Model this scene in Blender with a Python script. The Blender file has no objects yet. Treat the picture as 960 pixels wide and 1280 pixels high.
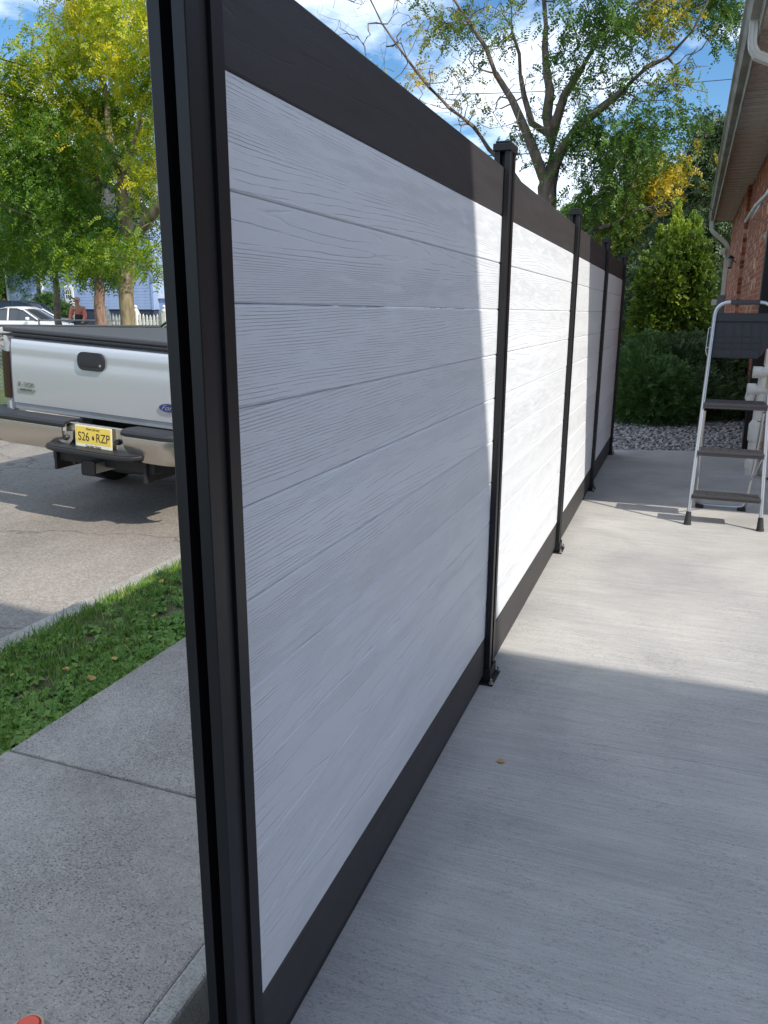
import bpy, bmesh, math, random
import numpy as np
from mathutils import Vector, Matrix
random.seed(7); rng = np.random.default_rng(11)
S = bpy.context.scene
R = math.radians
PI = math.pi

# ------------------------------------------------------------------ camera
CAM_H = 1.3384
PITCH, YAW, ROLL, FPX = 0.2504, 0.3580, 0.0054, 976.14
def _cam_axes():
    cy, sy, cp, sp = math.cos(YAW), math.sin(YAW), math.cos(PITCH), math.sin(PITCH)
    F = Vector((-sy*cp, cy*cp, -sp)); X = Vector((cy, sy, 0)); U = X.cross(F)
    cr, sr = math.cos(ROLL), math.sin(ROLL)
    return cr*X + sr*U, -sr*X + cr*U, F
CX, CU, CF = _cam_axes()
cam_data = bpy.data.cameras.new('camera'); cam = bpy.data.objects.new('camera', cam_data)
S.collection.objects.link(cam)
M4 = Matrix((CX, CU, -CF)).transposed().to_4x4(); M4.translation = Vector((0, 0, CAM_H))
cam.matrix_world = M4
cam_data.sensor_fit = 'VERTICAL'; cam_data.sensor_height = 36.0; cam_data.sensor_width = 27.0
cam_data.lens = FPX/1280*36.0; cam_data.clip_start = 0.02; cam_data.clip_end = 2000
S.camera = cam

# ------------------------------------------------------------------ light and sky
SUN = Vector((-1.05, 0.40, -1.0)).normalized()
sun_data = bpy.data.lights.new('sun', 'SUN'); sun = bpy.data.objects.new('sun', sun_data)
S.collection.objects.link(sun); sun_data.energy = 3.0; sun_data.angle = R(0.53); sun_data.color = (1.0, 0.93, 0.83)
sun.rotation_mode = 'QUATERNION'; sun.rotation_quaternion = SUN.to_track_quat('-Z', 'Y'); sun.location = (0, 0, 30)
W = bpy.data.worlds.new('World'); S.world = W; W.use_nodes = True
wn = W.node_tree.nodes; wl = W.node_tree.links; wn.clear()
def N(nodes, t, **k):
    n = nodes.new(t)
    for a, v in k.items(): setattr(n, a, v)
    return n
sky = N(wn, 'ShaderNodeTexSky', sky_type='NISHITA', sun_disc=False)
sky.sun_elevation = math.asin(-SUN.z); sky.sun_rotation = math.atan2(-SUN.x, -SUN.y)
sky.air_density = 1.0; sky.dust_density = 0.4; sky.ozone_density = 2.2
tc = N(wn, 'ShaderNodeTexCoord')
sep = N(wn, 'ShaderNodeSeparateXYZ'); wl.new(tc.outputs['Generated'], sep.inputs[0])
zc = N(wn, 'ShaderNodeMath', operation='MAXIMUM'); wl.new(sep.outputs[2], zc.inputs[0]); zc.inputs[1].default_value = 0.0
za = N(wn, 'ShaderNodeMath', operation='ADD'); wl.new(zc.outputs[0], za.inputs[0]); za.inputs[1].default_value = 0.22
dx = N(wn, 'ShaderNodeMath', operation='DIVIDE'); wl.new(sep.outputs[0], dx.inputs[0]); wl.new(za.outputs[0], dx.inputs[1])
dy = N(wn, 'ShaderNodeMath', operation='DIVIDE'); wl.new(sep.outputs[1], dy.inputs[0]); wl.new(za.outputs[0], dy.inputs[1])
cmb = N(wn, 'ShaderNodeCombineXYZ'); wl.new(dx.outputs[0], cmb.inputs[0]); wl.new(dy.outputs[0], cmb.inputs[1])
mp = N(wn, 'ShaderNodeMapping'); wl.new(cmb.outputs[0], mp.inputs[0]); mp.inputs['Location'].default_value = (3.1, 0.35, 0)
n1 = N(wn, 'ShaderNodeTexNoise'); wl.new(mp.outputs[0], n1.inputs['Vector']); n1.inputs['Scale'].default_value = 1.35
n1.inputs['Detail'].default_value = 9; n1.inputs['Roughness'].default_value = 0.58; n1.inputs['Distortion'].default_value = 0.25
cr = N(wn, 'ShaderNodeValToRGB'); wl.new(n1.outputs['Fac'], cr.inputs[0])
cr.color_ramp.elements[0].position = 0.455; cr.color_ramp.elements[0].color = (0, 0, 0, 1)
cr.color_ramp.elements[1].position = 0.555; cr.color_ramp.elements[1].color = (1, 1, 1, 1)
mx = N(wn, 'ShaderNodeMixRGB'); wl.new(cr.outputs[0], mx.inputs[0]); hs = N(wn, 'ShaderNodeHueSaturation'); hs.inputs['Saturation'].default_value = 1.28; hs.inputs['Value'].default_value = .80; wl.new(sky.outputs[0], hs.inputs['Color']); wl.new(hs.outputs[0], mx.inputs[1]); mx.inputs[2].default_value = (6.0, 6.9, 8.3, 1)
bg = N(wn, 'ShaderNodeBackground'); wl.new(mx.outputs[0], bg.inputs[0]); bg.inputs[1].default_value = 0.125
wo = N(wn, 'ShaderNodeOutputWorld'); wl.new(bg.outputs[0], wo.inputs[0])
S.view_settings.view_transform = 'Standard'; S.view_settings.look = 'None'; S.view_settings.gamma = 1.0
S.view_settings.use_curve_mapping = False; S.view_settings.exposure = 0.75
S.render.engine = 'CYCLES'

# ------------------------------------------------------------------ helpers
def ray(px, py): return CF*FPX + CX*(px-480) + CU*(640-py)
def at(px, py, Y):                       # world point seen at a photo pixel, at depth Y
    r = ray(px, py); return Vector((0, 0, CAM_H)) + r*(Y/r.y)
def atd(px, py, d): return Vector((0, 0, CAM_H)) + ray(px, py)*(d/FPX)   # same, at a distance along the view
def link(o): S.collection.objects.link(o); return o
def tag(o, label=None, cat=None, group=None, kind=None):
    if label: o['label'] = label
    if cat: o['category'] = cat
    if group: o['group'] = group
    if kind: o['kind'] = kind
    return o
def thing(name, label, cat, loc=(0, 0, 0), rotz=0, group=None, kind=None):
    o = bpy.data.objects.new(name, None); link(o); o.location = loc; o.rotation_euler = (0, 0, rotz)
    o.empty_display_size = .1
    return tag(o, label, cat, group, kind)
def obj(name, me, m=None, parent=None, loc=None, rot=None, smooth=False):
    if isinstance(me, bmesh.types.BMesh):
        b = me; me = bpy.data.meshes.new(name); b.to_mesh(me); b.free()
    if m is not None and len(me.materials) == 0: me.materials.append(m)
    if smooth: me.polygons.foreach_set('use_smooth', [True]*len(me.polygons))
    if len(me.polygons) < 20000 and any(p.use_smooth for p in me.polygons): me.set_sharp_from_angle(angle=R(42))
    o = bpy.data.objects.new(name, me); link(o)
    if parent: o.parent = parent
    if loc is not None: o.location = loc
    if rot is not None: o.rotation_euler = rot
    return o
def box(bm, x0, x1, y0, y1, z0, z1, bev=0.0, mi=0):
    vs = [bm.verts.new(p) for p in ((x0,y0,z0),(x1,y0,z0),(x1,y1,z0),(x0,y1,z0),(x0,y0,z1),(x1,y0,z1),(x1,y1,z1),(x0,y1,z1))]
    fs = [bm.faces.new([vs[i] for i in f]) for f in ((3,2,1,0),(4,5,6,7),(0,1,5,4),(1,2,6,5),(2,3,7,6),(3,0,4,7))]
    for f in fs: f.material_index = mi
    if bev > 0:
        es = list({e for f in fs for e in f.edges})
        bmesh.ops.bevel(bm, geom=es, offset=bev, segments=2, affect='EDGES', profile=.5)
    return vs
def boxm(*a, bev=0.0):
    bm = bmesh.new(); box(bm, *a, bev=bev); return bm
def tube(bm, pts, rad, n=8, cap=True):
    pts = [Vector(p) for p in pts]
    if not hasattr(rad, '__len__'): rad = [rad]*len(pts)
    rings = []; ref = None
    for i, p in enumerate(pts):
        d = (pts[min(i+1, len(pts)-1)] - pts[max(i-1, 0)]).normalized()
        if ref is None:
            ref = d.cross(Vector((0, 0, 1)));
            if ref.length < .05: ref = d.cross(Vector((0, 1, 0)))
        ref = (ref - d*ref.dot(d)).normalized(); b2 = d.cross(ref)
        rings.append([bm.verts.new(p + (ref*math.cos(2*PI*k/n) + b2*math.sin(2*PI*k/n))*rad[i]) for k in range(n)])
    for a, b in zip(rings, rings[1:]):
        for k in range(n):
            f = bm.faces.new((a[k], a[(k+1) % n], b[(k+1) % n], b[k])); f.smooth = True
    if cap:
        bm.faces.new(list(reversed(rings[0]))); bm.faces.new(rings[-1])
    return bm
def tubem(pts, rad, n=8): return tube(bmesh.new(), pts, rad, n)
def prism(bm, poly, y0, y1, axis='y'):    # extrude 2-d polygon
    def P(a, b, c): return {'y': (a, c, b), 'x': (c, a, b), 'z': (a, b, c)}[axis]
    a = [bm.verts.new(P(u, v, y0)) for u, v in poly]; b = [bm.verts.new(P(u, v, y1)) for u, v in poly]
    bm.faces.new(a); bm.faces.new(list(reversed(b)))
    for i in range(len(poly)):
        j = (i+1) % len(poly); bm.faces.new((a[j], a[i], b[i], b[j]))
    bmesh.ops.recalc_face_normals(bm, faces=bm.faces); return bm
def rrect(x0, x1, z0, z1, r, n=5):
    out = []
    for cx, cz, a0 in ((x1-r, z1-r, 0), (x0+r, z1-r, 90), (x0+r, z0+r, 180), (x1-r, z0+r, 270)):
        for k in range(n+1):
            a = R(a0 + 90*k/n); out.append((cx + r*math.cos(a), cz + r*math.sin(a)))
    return out
def npmesh(name, V, Fq, tint=None):
    me = bpy.data.meshes.new(name); V = np.asarray(V, np.float32); Fq = np.asarray(Fq, np.int32); k = Fq.shape[1]
    me.vertices.add(len(V)); me.vertices.foreach_set('co', V.ravel())
    me.loops.add(Fq.size); me.loops.foreach_set('vertex_index', Fq.ravel())
    me.polygons.add(len(Fq)); me.polygons.foreach_set('loop_start', np.arange(len(Fq), dtype=np.int32)*k)
    try: me.polygons.foreach_set('loop_total', np.full(len(Fq), k, np.int32))
    except Exception: pass
    if tint is not None:
        a = me.attributes.new('tint', 'FLOAT', 'POINT'); a.data.foreach_set('value', np.asarray(tint, np.float32))
    me.update(calc_edges=True); me.validate(); return me

# ------------------------------------------------------------------ materials
def newmat(name):
    m = bpy.data.materials.new(name); m.use_nodes = True; nt = m.node_tree
    return m, nt.nodes, nt.links, nt.nodes['Principled BSDF']
def mat(name, col, rough=.6, metal=0., col2=None, scale=20., detail=4., bump=0., bscale=None, stretch=(1, 1, 1), coat=0., mix=(.35, .65), spec=.5):
    m, n, l, p = newmat(name)
    p.inputs['Roughness'].default_value = rough; p.inputs['Metallic'].default_value = metal
    p.inputs['Base Color'].default_value = (*col, 1); p.inputs['Coat Weight'].default_value = coat; p.inputs['Specular IOR Level'].default_value = spec
    if col2 is not None or bump:
        t = N(n, 'ShaderNodeTexCoord'); mpn = N(n, 'ShaderNodeMapping'); l.new(t.outputs['Object'], mpn.inputs[0])
        mpn.inputs['Scale'].default_value = stretch
    if col2 is not None:
        x = N(n, 'ShaderNodeTexNoise'); l.new(mpn.outputs[0], x.inputs['Vector']); x.inputs['Scale'].default_value = scale; x.inputs['Detail'].default_value = detail
        r = N(n, 'ShaderNodeValToRGB'); l.new(x.outputs['Fac'], r.inputs[0])
        r.color_ramp.elements[0].position = mix[0]; r.color_ramp.elements[1].position = mix[1]
        r.color_ramp.elements[0].color = (*col, 1); r.color_ramp.elements[1].color = (*col2, 1)
        l.new(r.outputs[0], p.inputs['Base Color'])
    if bump:
        x2 = N(n, 'ShaderNodeTexNoise'); l.new(mpn.outputs[0], x2.inputs['Vector']); x2.inputs['Scale'].default_value = bscale or scale; x2.inputs['Detail'].default_value = 6
        b = N(n, 'ShaderNodeBump'); b.inputs['Strength'].default_value = 1.0; b.inputs['Distance'].default_value = bump
        l.new(x2.outputs['Fac'], b.inputs['Height']); l.new(b.outputs[0], p.inputs['Normal'])
    return m
def glassmat(name, tint=(.02, .025, .03), rough=.05):
    return mat(name, tint, rough, spec=.8, coat=.3)

def concrete(name, c1, c2, cdark, broom=True, speck=.5, lo=.655):
    m, n, l, p = newmat(name); p.inputs['Roughness'].default_value = .88
    t = N(n, 'ShaderNodeTexCoord')
    def nz(scale, det, st=(1, 1, 1), rgh=.5, dist=0):
        mpn = N(n, 'ShaderNodeMapping'); l.new(t.outputs['Object'], mpn.inputs[0]); mpn.inputs['Scale'].default_value = st
        x = N(n, 'ShaderNodeTexNoise'); l.new(mpn.outputs[0], x.inputs['Vector']); x.inputs['Scale'].default_value = scale
        x.inputs['Detail'].default_value = det; x.inputs['Roughness'].default_value = rgh; x.inputs['Distortion'].default_value = dist; return x
    big = nz(1.3, 5, rgh=.6, dist=.6)
    r = N(n, 'ShaderNodeValToRGB'); l.new(big.outputs['Fac'], r.inputs[0]); r.color_ramp.elements[0].position = .35; r.color_ramp.elements[1].position = .68
    r.color_ramp.elements[0].color = (*c1, 1); r.color_ramp.elements[1].color = (*c2, 1)
    st = nz(11, 7, st=(.35, 2.6, 1), rgh=.72, dist=.4) if broom else nz(24, 9, rgh=.82)
    r2 = N(n, 'ShaderNodeValToRGB'); l.new(st.outputs['Fac'], r2.inputs[0]); r2.color_ramp.elements[0].position = .3; r2.color_ramp.elements[1].position = .7
    r2.color_ramp.elements[0].color = (.88, .88, .88, 1); r2.color_ramp.elements[1].color = (1.06, 1.06, 1.06, 1)
    m1 = N(n, 'ShaderNodeMixRGB', blend_type='MULTIPLY'); m1.inputs[0].default_value = 1; l.new(r.outputs[0], m1.inputs[1]); l.new(r2.outputs[0], m1.inputs[2])
    # pores: sparse dark specks with uneven density
    sp = nz(150, 3, st=(.7, 1.5, 1), rgh=.65)
    den = nz(3.0, 3)
    ad = N(n, 'ShaderNodeMath', operation='MULTIPLY_ADD'); l.new(den.outputs['Fac'], ad.inputs[0]); ad.inputs[1].default_value = .22; l.new(sp.outputs['Fac'], ad.inputs[2])
    r3 = N(n, 'ShaderNodeValToRGB'); l.new(ad.outputs[0], r3.inputs[0]); r3.color_ramp.elements[0].position = lo; r3.color_ramp.elements[1].position = lo + .10
    r3.color_ramp.elements[0].color = (0, 0, 0, 1); r3.color_ramp.elements[1].color = (speck, speck, speck, 1)
    gr_ = nz(230, 3, rgh=.7); brl = nz(42, 5, st=(.09, 3.0, 1), rgh=.7) if broom else nz(38, 8, rgh=.85)
    mixg = N(n, 'ShaderNodeMath', operation='ADD'); l.new(gr_.outputs['Fac'], mixg.inputs[0]); l.new(brl.outputs['Fac'], mixg.inputs[1])
    rg = N(n, 'ShaderNodeMapRange'); l.new(mixg.outputs[0], rg.inputs[0]); rg.inputs[1].default_value = .72; rg.inputs[2].default_value = 1.28
    rg.inputs[3].default_value = .84 if broom else .68; rg.inputs[4].default_value = 1.14 if broom else 1.30
    mg = N(n, 'ShaderNodeMixRGB', blend_type='MULTIPLY'); mg.inputs[0].default_value = 1; l.new(m1.outputs[0], mg.inputs[1]); l.new(rg.outputs[0], mg.inputs[2])
    m2 = N(n, 'ShaderNodeMixRGB'); l.new(r3.outputs[0], m2.inputs[0]); l.new(mg.outputs[0], m2.inputs[1]); m2.inputs[2].default_value = (*cdark, 1)
    l.new(m2.outputs[0], p.inputs['Base Color'])
    # relief: broom lines running across + fine sand
    bl = nz(60, 4, st=(.06, 3.4, 1), rgh=.65) if broom else nz(70, 8, rgh=.8)
    fs = nz(330, 3)
    a2 = N(n, 'ShaderNodeMath', operation='MULTIPLY_ADD'); l.new(fs.outputs['Fac'], a2.inputs[0]); a2.inputs[1].default_value = .5; l.new(bl.outputs['Fac'], a2.inputs[2])
    b = N(n, 'ShaderNodeBump'); b.inputs['Strength'].default_value = .9; b.inputs['Distance'].default_value = .0026 if broom else .006; l.new(a2.outputs[0], b.inputs['Height'])
    b2 = N(n, 'ShaderNodeBump', invert=True); b2.inputs['Strength'].default_value = .8; b2.inputs['Distance'].default_value = .002
    l.new(r3.outputs[0], b2.inputs['Height']); l.new(b.outputs[0], b2.inputs['Normal']); l.new(b2.outputs[0], p.inputs['Normal'])
    return m

def woodgrain(name, col, groove=.0016, rings=15., colvar=.06, rough=.55):
    """embossed composite board: contour lines of a field stretched along the board = cathedral grain"""
    m, n, l, p = newmat(name); p.inputs['Roughness'].default_value = rough
    t = N(n, 'ShaderNodeTexCoord'); oi = N(n, 'ShaderNodeObjectInfo')
    mu = N(n, 'ShaderNodeMath', operation='MULTIPLY'); l.new(oi.outputs['Random'], mu.inputs[0]); mu.inputs[1].default_value = 57.0
    off = N(n, 'ShaderNodeCombineXYZ'); l.new(mu.outputs[0], off.inputs[0]); l.new(mu.outputs[0], off.inputs[1]); 
    va = N(n, 'ShaderNodeVectorMath', operation='ADD'); l.new(t.outputs['Object'], va.inputs[0]); l.new(off.outputs[0], va.inputs[1])
    def nz(vec, scale, det, st, rgh=.5, dist=0):
        mpn = N(n, 'ShaderNodeMapping'); l.new(vec, mpn.inputs[0]); mpn.inputs['Scale'].default_value = st
        x = N(n, 'ShaderNodeTexNoise'); l.new(mpn.outputs[0], x.inputs['Vector']); x.inputs['Scale'].default_value = scale
        x.inputs['Detail'].default_value = det; x.inputs['Roughness'].default_value = rgh; x.inputs['Distortion'].default_value = dist; return x
    f0 = nz(va.outputs[0], 1.0, 1.2, (1, .30, 7.0), .28, .0)
    wob = nz(va.outputs[0], 1.0, 2, (1, 6, 22), .5)
    s = N(n, 'ShaderNodeSeparateXYZ'); l.new(t.outputs['Object'], s.inputs[0])
    zz = N(n, 'ShaderNodeMath', operation='MULTIPLY'); l.new(s.outputs[2], zz.inputs[0]); zz.inputs[1].default_value = 3.4
    a1 = N(n, 'ShaderNodeMath', operation='MULTIPLY_ADD'); l.new(wob.outputs['Fac'], a1.inputs[0]); a1.inputs[1].default_value = .022; l.new(f0.outputs['Fac'], a1.inputs[2])
    a2 = N(n, 'ShaderNodeMath', operation='ADD'); l.new(a1.outputs[0], a2.inputs[0]); l.new(zz.outputs[0], a2.inputs[1])
    a3 = N(n, 'ShaderNodeMath', operation='MULTIPLY'); l.new(a2.outputs[0], a3.inputs[0]); a3.inputs[1].default_value = rings*2.7
    fr = N(n, 'ShaderNodeMath', operation='FRACT'); l.new(a3.outputs[0], fr.inputs[0])
    rp = N(n, 'ShaderNodeValToRGB'); l.new(fr.outputs[0], rp.inputs[0]); e = rp.color_ramp.elements
    e[0].position = 0; e[0].color = (0, 0, 0, 1); e[1].position = .09; e[1].color = (1, 1, 1, 1)
    e2 = e.new(.92); e2.color = (1, 1, 1, 1); e3 = e.new(1.0); e3.color = (.25, .25, .25, 1)
    # lines fade in and out along the board
    brk = nz(va.outputs[0], 1.0, 4, (1, 7, 60), .65)
    rb = N(n, 'ShaderNodeValToRGB'); l.new(brk.outputs['Fac'], rb.inputs[0]); rb.color_ramp.elements[0].position = .42; rb.color_ramp.elements[1].position = .62
    rb.color_ramp.elements[0].color = (0, 0, 0, 1)
    mxx = N(n, 'ShaderNodeMixRGB'); l.new(rb.outputs[0], mxx.inputs[0]); l.new(rp.outputs[0], mxx.inputs[1]); mxx.inputs[2].default_value = (1, 1, 1, 1)
    fine = nz(va.outputs[0], 1.0, 3, (1, 26, 520), .6)
    a4 = N(n, 'ShaderNodeMath', operation='MULTIPLY_ADD'); l.new(fine.outputs['Fac'], a4.inputs[0]); a4.inputs[1].default_value = .28; l.new(mxx.outputs[0], a4.inputs[2])
    b = N(n, 'ShaderNodeBump'); b.inputs['Strength'].default_value = 1.0; b.inputs['Distance'].default_value = groove; l.new(a4.outputs[0], b.inputs['Height'])
    l.new(b.outputs[0], p.inputs['Normal'])
    cv = nz(va.outputs[0], 1.0, 3, (1, 3, 40), .5)
    rc = N(n, 'ShaderNodeValToRGB'); l.new(cv.outputs['Fac'], rc.inputs[0]); rc.color_ramp.elements[0].position = .3; rc.color_ramp.elements[1].position = .7
    rc.color_ramp.elements[0].color = tuple(c*(1-colvar) for c in col)+(1,); rc.color_ramp.elements[1].color = tuple(min(1, c*(1+colvar)) for c in col)+(1,)
    bt = N(n, 'ShaderNodeMapRange'); l.new(oi.outputs['Random'], bt.inputs[0]); bt.inputs[3].default_value = .955; bt.inputs[4].default_value = 1.02
    du = nz(t.outputs['Object'], 1.0, 5, (1, 2.0, 5.0), .7); dr_ = N(n, 'ShaderNodeMapRange'); l.new(du.outputs['Fac'], dr_.inputs[0]); dr_.inputs[1].default_value = .3; dr_.inputs[2].default_value = .7; dr_.inputs[3].default_value = .965; dr_.inputs[4].default_value = 1.02
    mm_ = N(n, 'ShaderNodeMath', operation='MULTIPLY'); l.new(bt.outputs[0], mm_.inputs[0]); l.new(dr_.outputs[0], mm_.inputs[1])
    mb_ = N(n, 'ShaderNodeMixRGB', blend_type='MULTIPLY'); mb_.inputs[0].default_value = 1; l.new(rc.outputs[0], mb_.inputs[1]); l.new(mm_.outputs[0], mb_.inputs[2])
    l.new(mb_.outputs[0], p.inputs['Base Color'])
    return m

def leafmat(name, stops, rough=.55, trans=.35):
    m, n, l, p = newmat(name); p.inputs['Roughness'].default_value = rough
    a = N(n, 'ShaderNodeAttribute', attribute_name='tint')
    r = N(n, 'ShaderNodeValToRGB'); l.new(a.outputs['Fac'], r.inputs[0])
    e = r.color_ramp.elements; e[0].position = stops[0][0]; e[0].color = (*stops[0][1], 1); e[1].position = stops[-1][0]; e[1].color = (*stops[-1][1], 1)
    for pos, c in stops[1:-1]: q = e.new(pos); q.color = (*c, 1)
    l.new(r.outputs[0], p.inputs['Base Color'])
    tr = N(n, 'ShaderNodeBsdfTranslucent'); l.new(r.outputs[0], tr.inputs[0])
    ms = N(n, 'ShaderNodeMixShader'); ms.inputs[0].default_value = trans; l.new(p.outputs[0], ms.inputs[1]); l.new(tr.outputs[0], ms.inputs[2])
    l.new(ms.outputs[0], n['Material Output'].inputs[0]); return m

M = {}
M['patio'] = concrete('patio_concrete', (.375, .37, .36), (.52, .505, .475), (.22, .22, .22), True, .45, .685)
M['walk'] = concrete('sidewalk_concrete', (.36, .31, .265), (.52, .46, .395), (.10, .09, .085), False, .75, .665)
M['kerb'] = concrete('kerb_concrete', (.36, .33, .29), (.50, .46, .40), (.12, .12, .11), False, .7, .68)
M['white_board'] = woodgrain('white_composite', (.72, .75, .785), .0015, 13.5, .012)
M['dark_board'] = woodgrain('charcoal_composite', (.036, .034, .036), .0004, 15., .16, .6)
M['post'] = mat('black_aluminium', (.011, .0118, .0135), .45, .2, spec=.5, bump=.0002, bscale=300)
M['dirt'] = mat('brown_soil', (.10, .075, .05), .95, col2=(.17, .13, .09), scale=30, bump=.01, bscale=50)
M['trench'] = mat('dark_gap_soil', (.05, .04, .03), .95, col2=(.09, .07, .05), scale=40, bump=.01)
M['lawn'] = mat('lawn_green', (.05, .085, .02), .9, col2=(.10, .13, .04), scale=6, bump=.02, bscale=80)
M['bark'] = mat('grey_brown_bark', (.10, .078, .058), .9, col2=(.21, .17, .13), scale=14, detail=8, bump=.012, bscale=22, stretch=(1, 1, .25))
M['barkred'] = mat('shaggy_red_bark', (.17, .10, .075), .9, col2=(.34, .22, .17), scale=16, detail=8, bump=.02, bscale=18, stretch=(1, 1, .12))
M['barktan'] = mat('tan_mottled_bark', (.15, .12, .07), .9, col2=(.36, .29, .17), scale=9, detail=8, bump=.015, bscale=16, stretch=(1, 1, .3))
M['silver'] = mat('silver_truck_paint', (.50, .515, .53), .25, .45, coat=.6)
M['blackplastic'] = mat('black_plastic', (.018, .018, .02), .5, bump=.0003, bscale=500)
M['chrome'] = mat('worn_chrome', (.56, .53, .48), .24, 1.0, bump=.0015, bscale=14)
M['rubber'] = mat('black_rubber', (.02, .02, .02), .8)
M['chassis'] = mat('dark_chassis_metal', (.03, .028, .027), .7, .3)
M['tonneau'] = mat('black_tonneau_vinyl', (.055, .056, .06), .6, bump=.0005, bscale=300)
M['lens'] = mat('dark_tail_lens', (.035, .012, .012), .12, coat=.5)
M['lenswhite'] = mat('clear_lens', (.45, .45, .45), .12, coat=.5)
M['plate'] = mat('plate_yellow', (.80, .58, .10), .4)
M['platewhite'] = mat('plate_pale', (.82, .78, .62), .4)
M['ink'] = mat('dark_ink', (.02, .02, .015), .5)
M['oval'] = mat('blue_enamel', (.01, .03, .16), .2, coat=.6)
M['ladder'] = mat('silver_tube', (.50, .53, .56), .32, .85)
M['foam'] = mat('grey_foam_grip', (.055, .05, .055), .85)
M['step'] = mat('step_tread_grey', (.045, .045, .05), .45)
M['pvc'] = mat('white_pvc', (.78, .77, .72), .35, col2=(.70, .68, .63), scale=8)
M['pvccap'] = mat('yellowed_pvc_cap', (.60, .50, .27), .5)
M['gutter'] = mat('weathered_gutter', (.34, .325, .29), .55, col2=(.20, .185, .16), scale=9, detail=8, stretch=(1, .3, 1))
M['soffit'] = mat('tan_soffit', (.70, .65, .58), .6, col2=(.62, .57, .50), scale=7)
M['whitemetal'] = mat('white_painted_metal', (.66, .66, .63), .45, col2=(.56, .56, .52), scale=10)
M['shingle'] = mat('grey_shingles', (.11, .10, .095), .95, col2=(.17, .16, .15), scale=60, bump=.004)
M['blackmetal'] = mat('black_painted_metal', (.015, .015, .016), .45, .3)
M['greybox'] = mat('grey_utility_box', (.16, .18, .20), .5, .3)
M['glass'] = glassmat('dark_glass')
M['paleglass'] = mat('lamp_glass', (.35, .36, .33), .2, coat=.3)
M['siding'] = mat('blue_vinyl_siding', (.27, .36, .56), .6, col2=(.31, .40, .60), scale=3)
M['trimw'] = mat('white_trim', (.74, .75, .76), .5)
M['found'] = mat('dark_blue_foundation', (.035, .045, .075), .8)
M['maroon'] = mat('maroon_shingle_siding', (.10, .035, .03), .8, col2=(.15, .06, .05), scale=12)
M['picket'] = mat('white_vinyl_pickets', (.76, .76, .72), .5)
M['galv'] = mat('galvanised_wire', (.42, .42, .41), .5, .5)
M['dkrail'] = mat('dark_rail', (.08, .085, .09), .5, .3)
M['carwhite'] = mat('white_car_paint', (.78, .78, .76), .25, coat=.6)
M['cardark'] = mat('dark_car_paint', (.02, .026, .04), .2, coat=.7)
M['cargreen'] = mat('dark_green_car_paint', (.02, .06, .045), .2, coat=.7)
M['carsilver'] = mat('silver_blue_car_paint', (.34, .40, .47), .25, .3, coat=.6)
M['skin'] = mat('skin', (.62, .33, .24), .55)
M['salmon'] = mat('salmon_cotton', (.78, .25, .19), .85)
M['darkcloth'] = mat('dark_grey_cloth', (.05, .052, .06), .9)
M['hair'] = mat('pale_pink_cap', (.72, .36, .30), .9)
M['orange'] = mat('orange_red_plastic', (.82, .05, .005), .35, coat=.3)
M['cream'] = mat('cream_rim', (.78, .52, .30), .5)
M['dryleaf'] = mat('dry_yellow_leaf', (.50, .27, .06), .7, col2=(.42, .30, .10), scale=12)
M['steel'] = mat('zinc_bolt', (.5, .5, .5), .35, .9)

def brickmat():
    m, n, l, p = newmat('red_brick'); p.inputs['Roughness'].default_value = .9
    t = N(n, 'ShaderNodeTexCoord'); s = N(n, 'ShaderNodeSeparateXYZ'); l.new(t.outputs['Object'], s.inputs[0])
    ad = N(n, 'ShaderNodeMath', operation='ADD'); l.new(s.outputs[0], ad.inputs[0]); l.new(s.outputs[1], ad.inputs[1])
    c = N(n, 'ShaderNodeCombineXYZ'); l.new(ad.outputs[0], c.inputs[0]); l.new(s.outputs[2], c.inputs[1])
    b = N(n, 'ShaderNodeTexBrick'); l.new(c.outputs[0], b.inputs['Vector']); b.inputs['Scale'].default_value = 1
    b.inputs['Brick Width'].default_value = .21; b.inputs['Row Height'].default_value = .073; b.inputs['Mortar Size'].default_value = .006; b.inputs['Mortar Smooth'].default_value = .2
    b.inputs['Color1'].default_value = (0, 0, 0, 1); b.inputs['Color2'].default_value = (1, 1, 1, 1); b.inputs['Mortar'].default_value = (.3, .3, .3, 1)
    r = N(n, 'ShaderNodeValToRGB'); l.new(b.outputs['Color'], r.inputs[0]); e = r.color_ramp.elements; r.color_ramp.interpolation = 'CONSTANT'
    e[0].position = 0; e[0].color = (.27, .060, .028, 1); e[1].position = .97; e[1].color = (.70, .50, .34, 1)
    for pos, cc in ((.2, (.37, .095, .042)), (.45, (.32, .075, .034)), (.62, (.42, .13, .06)), (.84, (.56, .27, .16))):
        q = e.new(pos); q.color = (*cc, 1)
    mxn = N(n, 'ShaderNodeMixRGB'); l.new(b.outputs['Fac'], mxn.inputs[0]); l.new(r.outputs[0], mxn.inputs[1]); mxn.inputs[2].default_value = (.38, .28, .21, 1)
    nn = N(n, 'ShaderNodeTexNoise'); l.new(t.outputs['Object'], nn.inputs['Vector']); nn.inputs['Scale'].default_value = 30; nn.inputs['Detail'].default_value = 5
    rr = N(n, 'ShaderNodeValToRGB'); l.new(nn.outputs['Fac'], rr.inputs[0]); rr.color_ramp.elements[0].color = (.65, .65, .65, 1); rr.color_ramp.elements[1].color = (1.2, 1.2, 1.2, 1)
    m2 = N(n, 'ShaderNodeMixRGB', blend_type='MULTIPLY'); m2.inputs[0].default_value = 1; l.new(mxn.outputs[0], m2.inputs[1]); l.new(rr.outputs[0], m2.inputs[2])
    l.new(m2.outputs[0], p.inputs['Base Color'])
    bp = N(n, 'ShaderNodeBump', invert=True); bp.inputs['Distance'].default_value = .008; l.new(b.outputs['Fac'], bp.inputs['Height']); l.new(bp.outputs[0], p.inputs['Normal'])
    return m
M['brick'] = brickmat()

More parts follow.
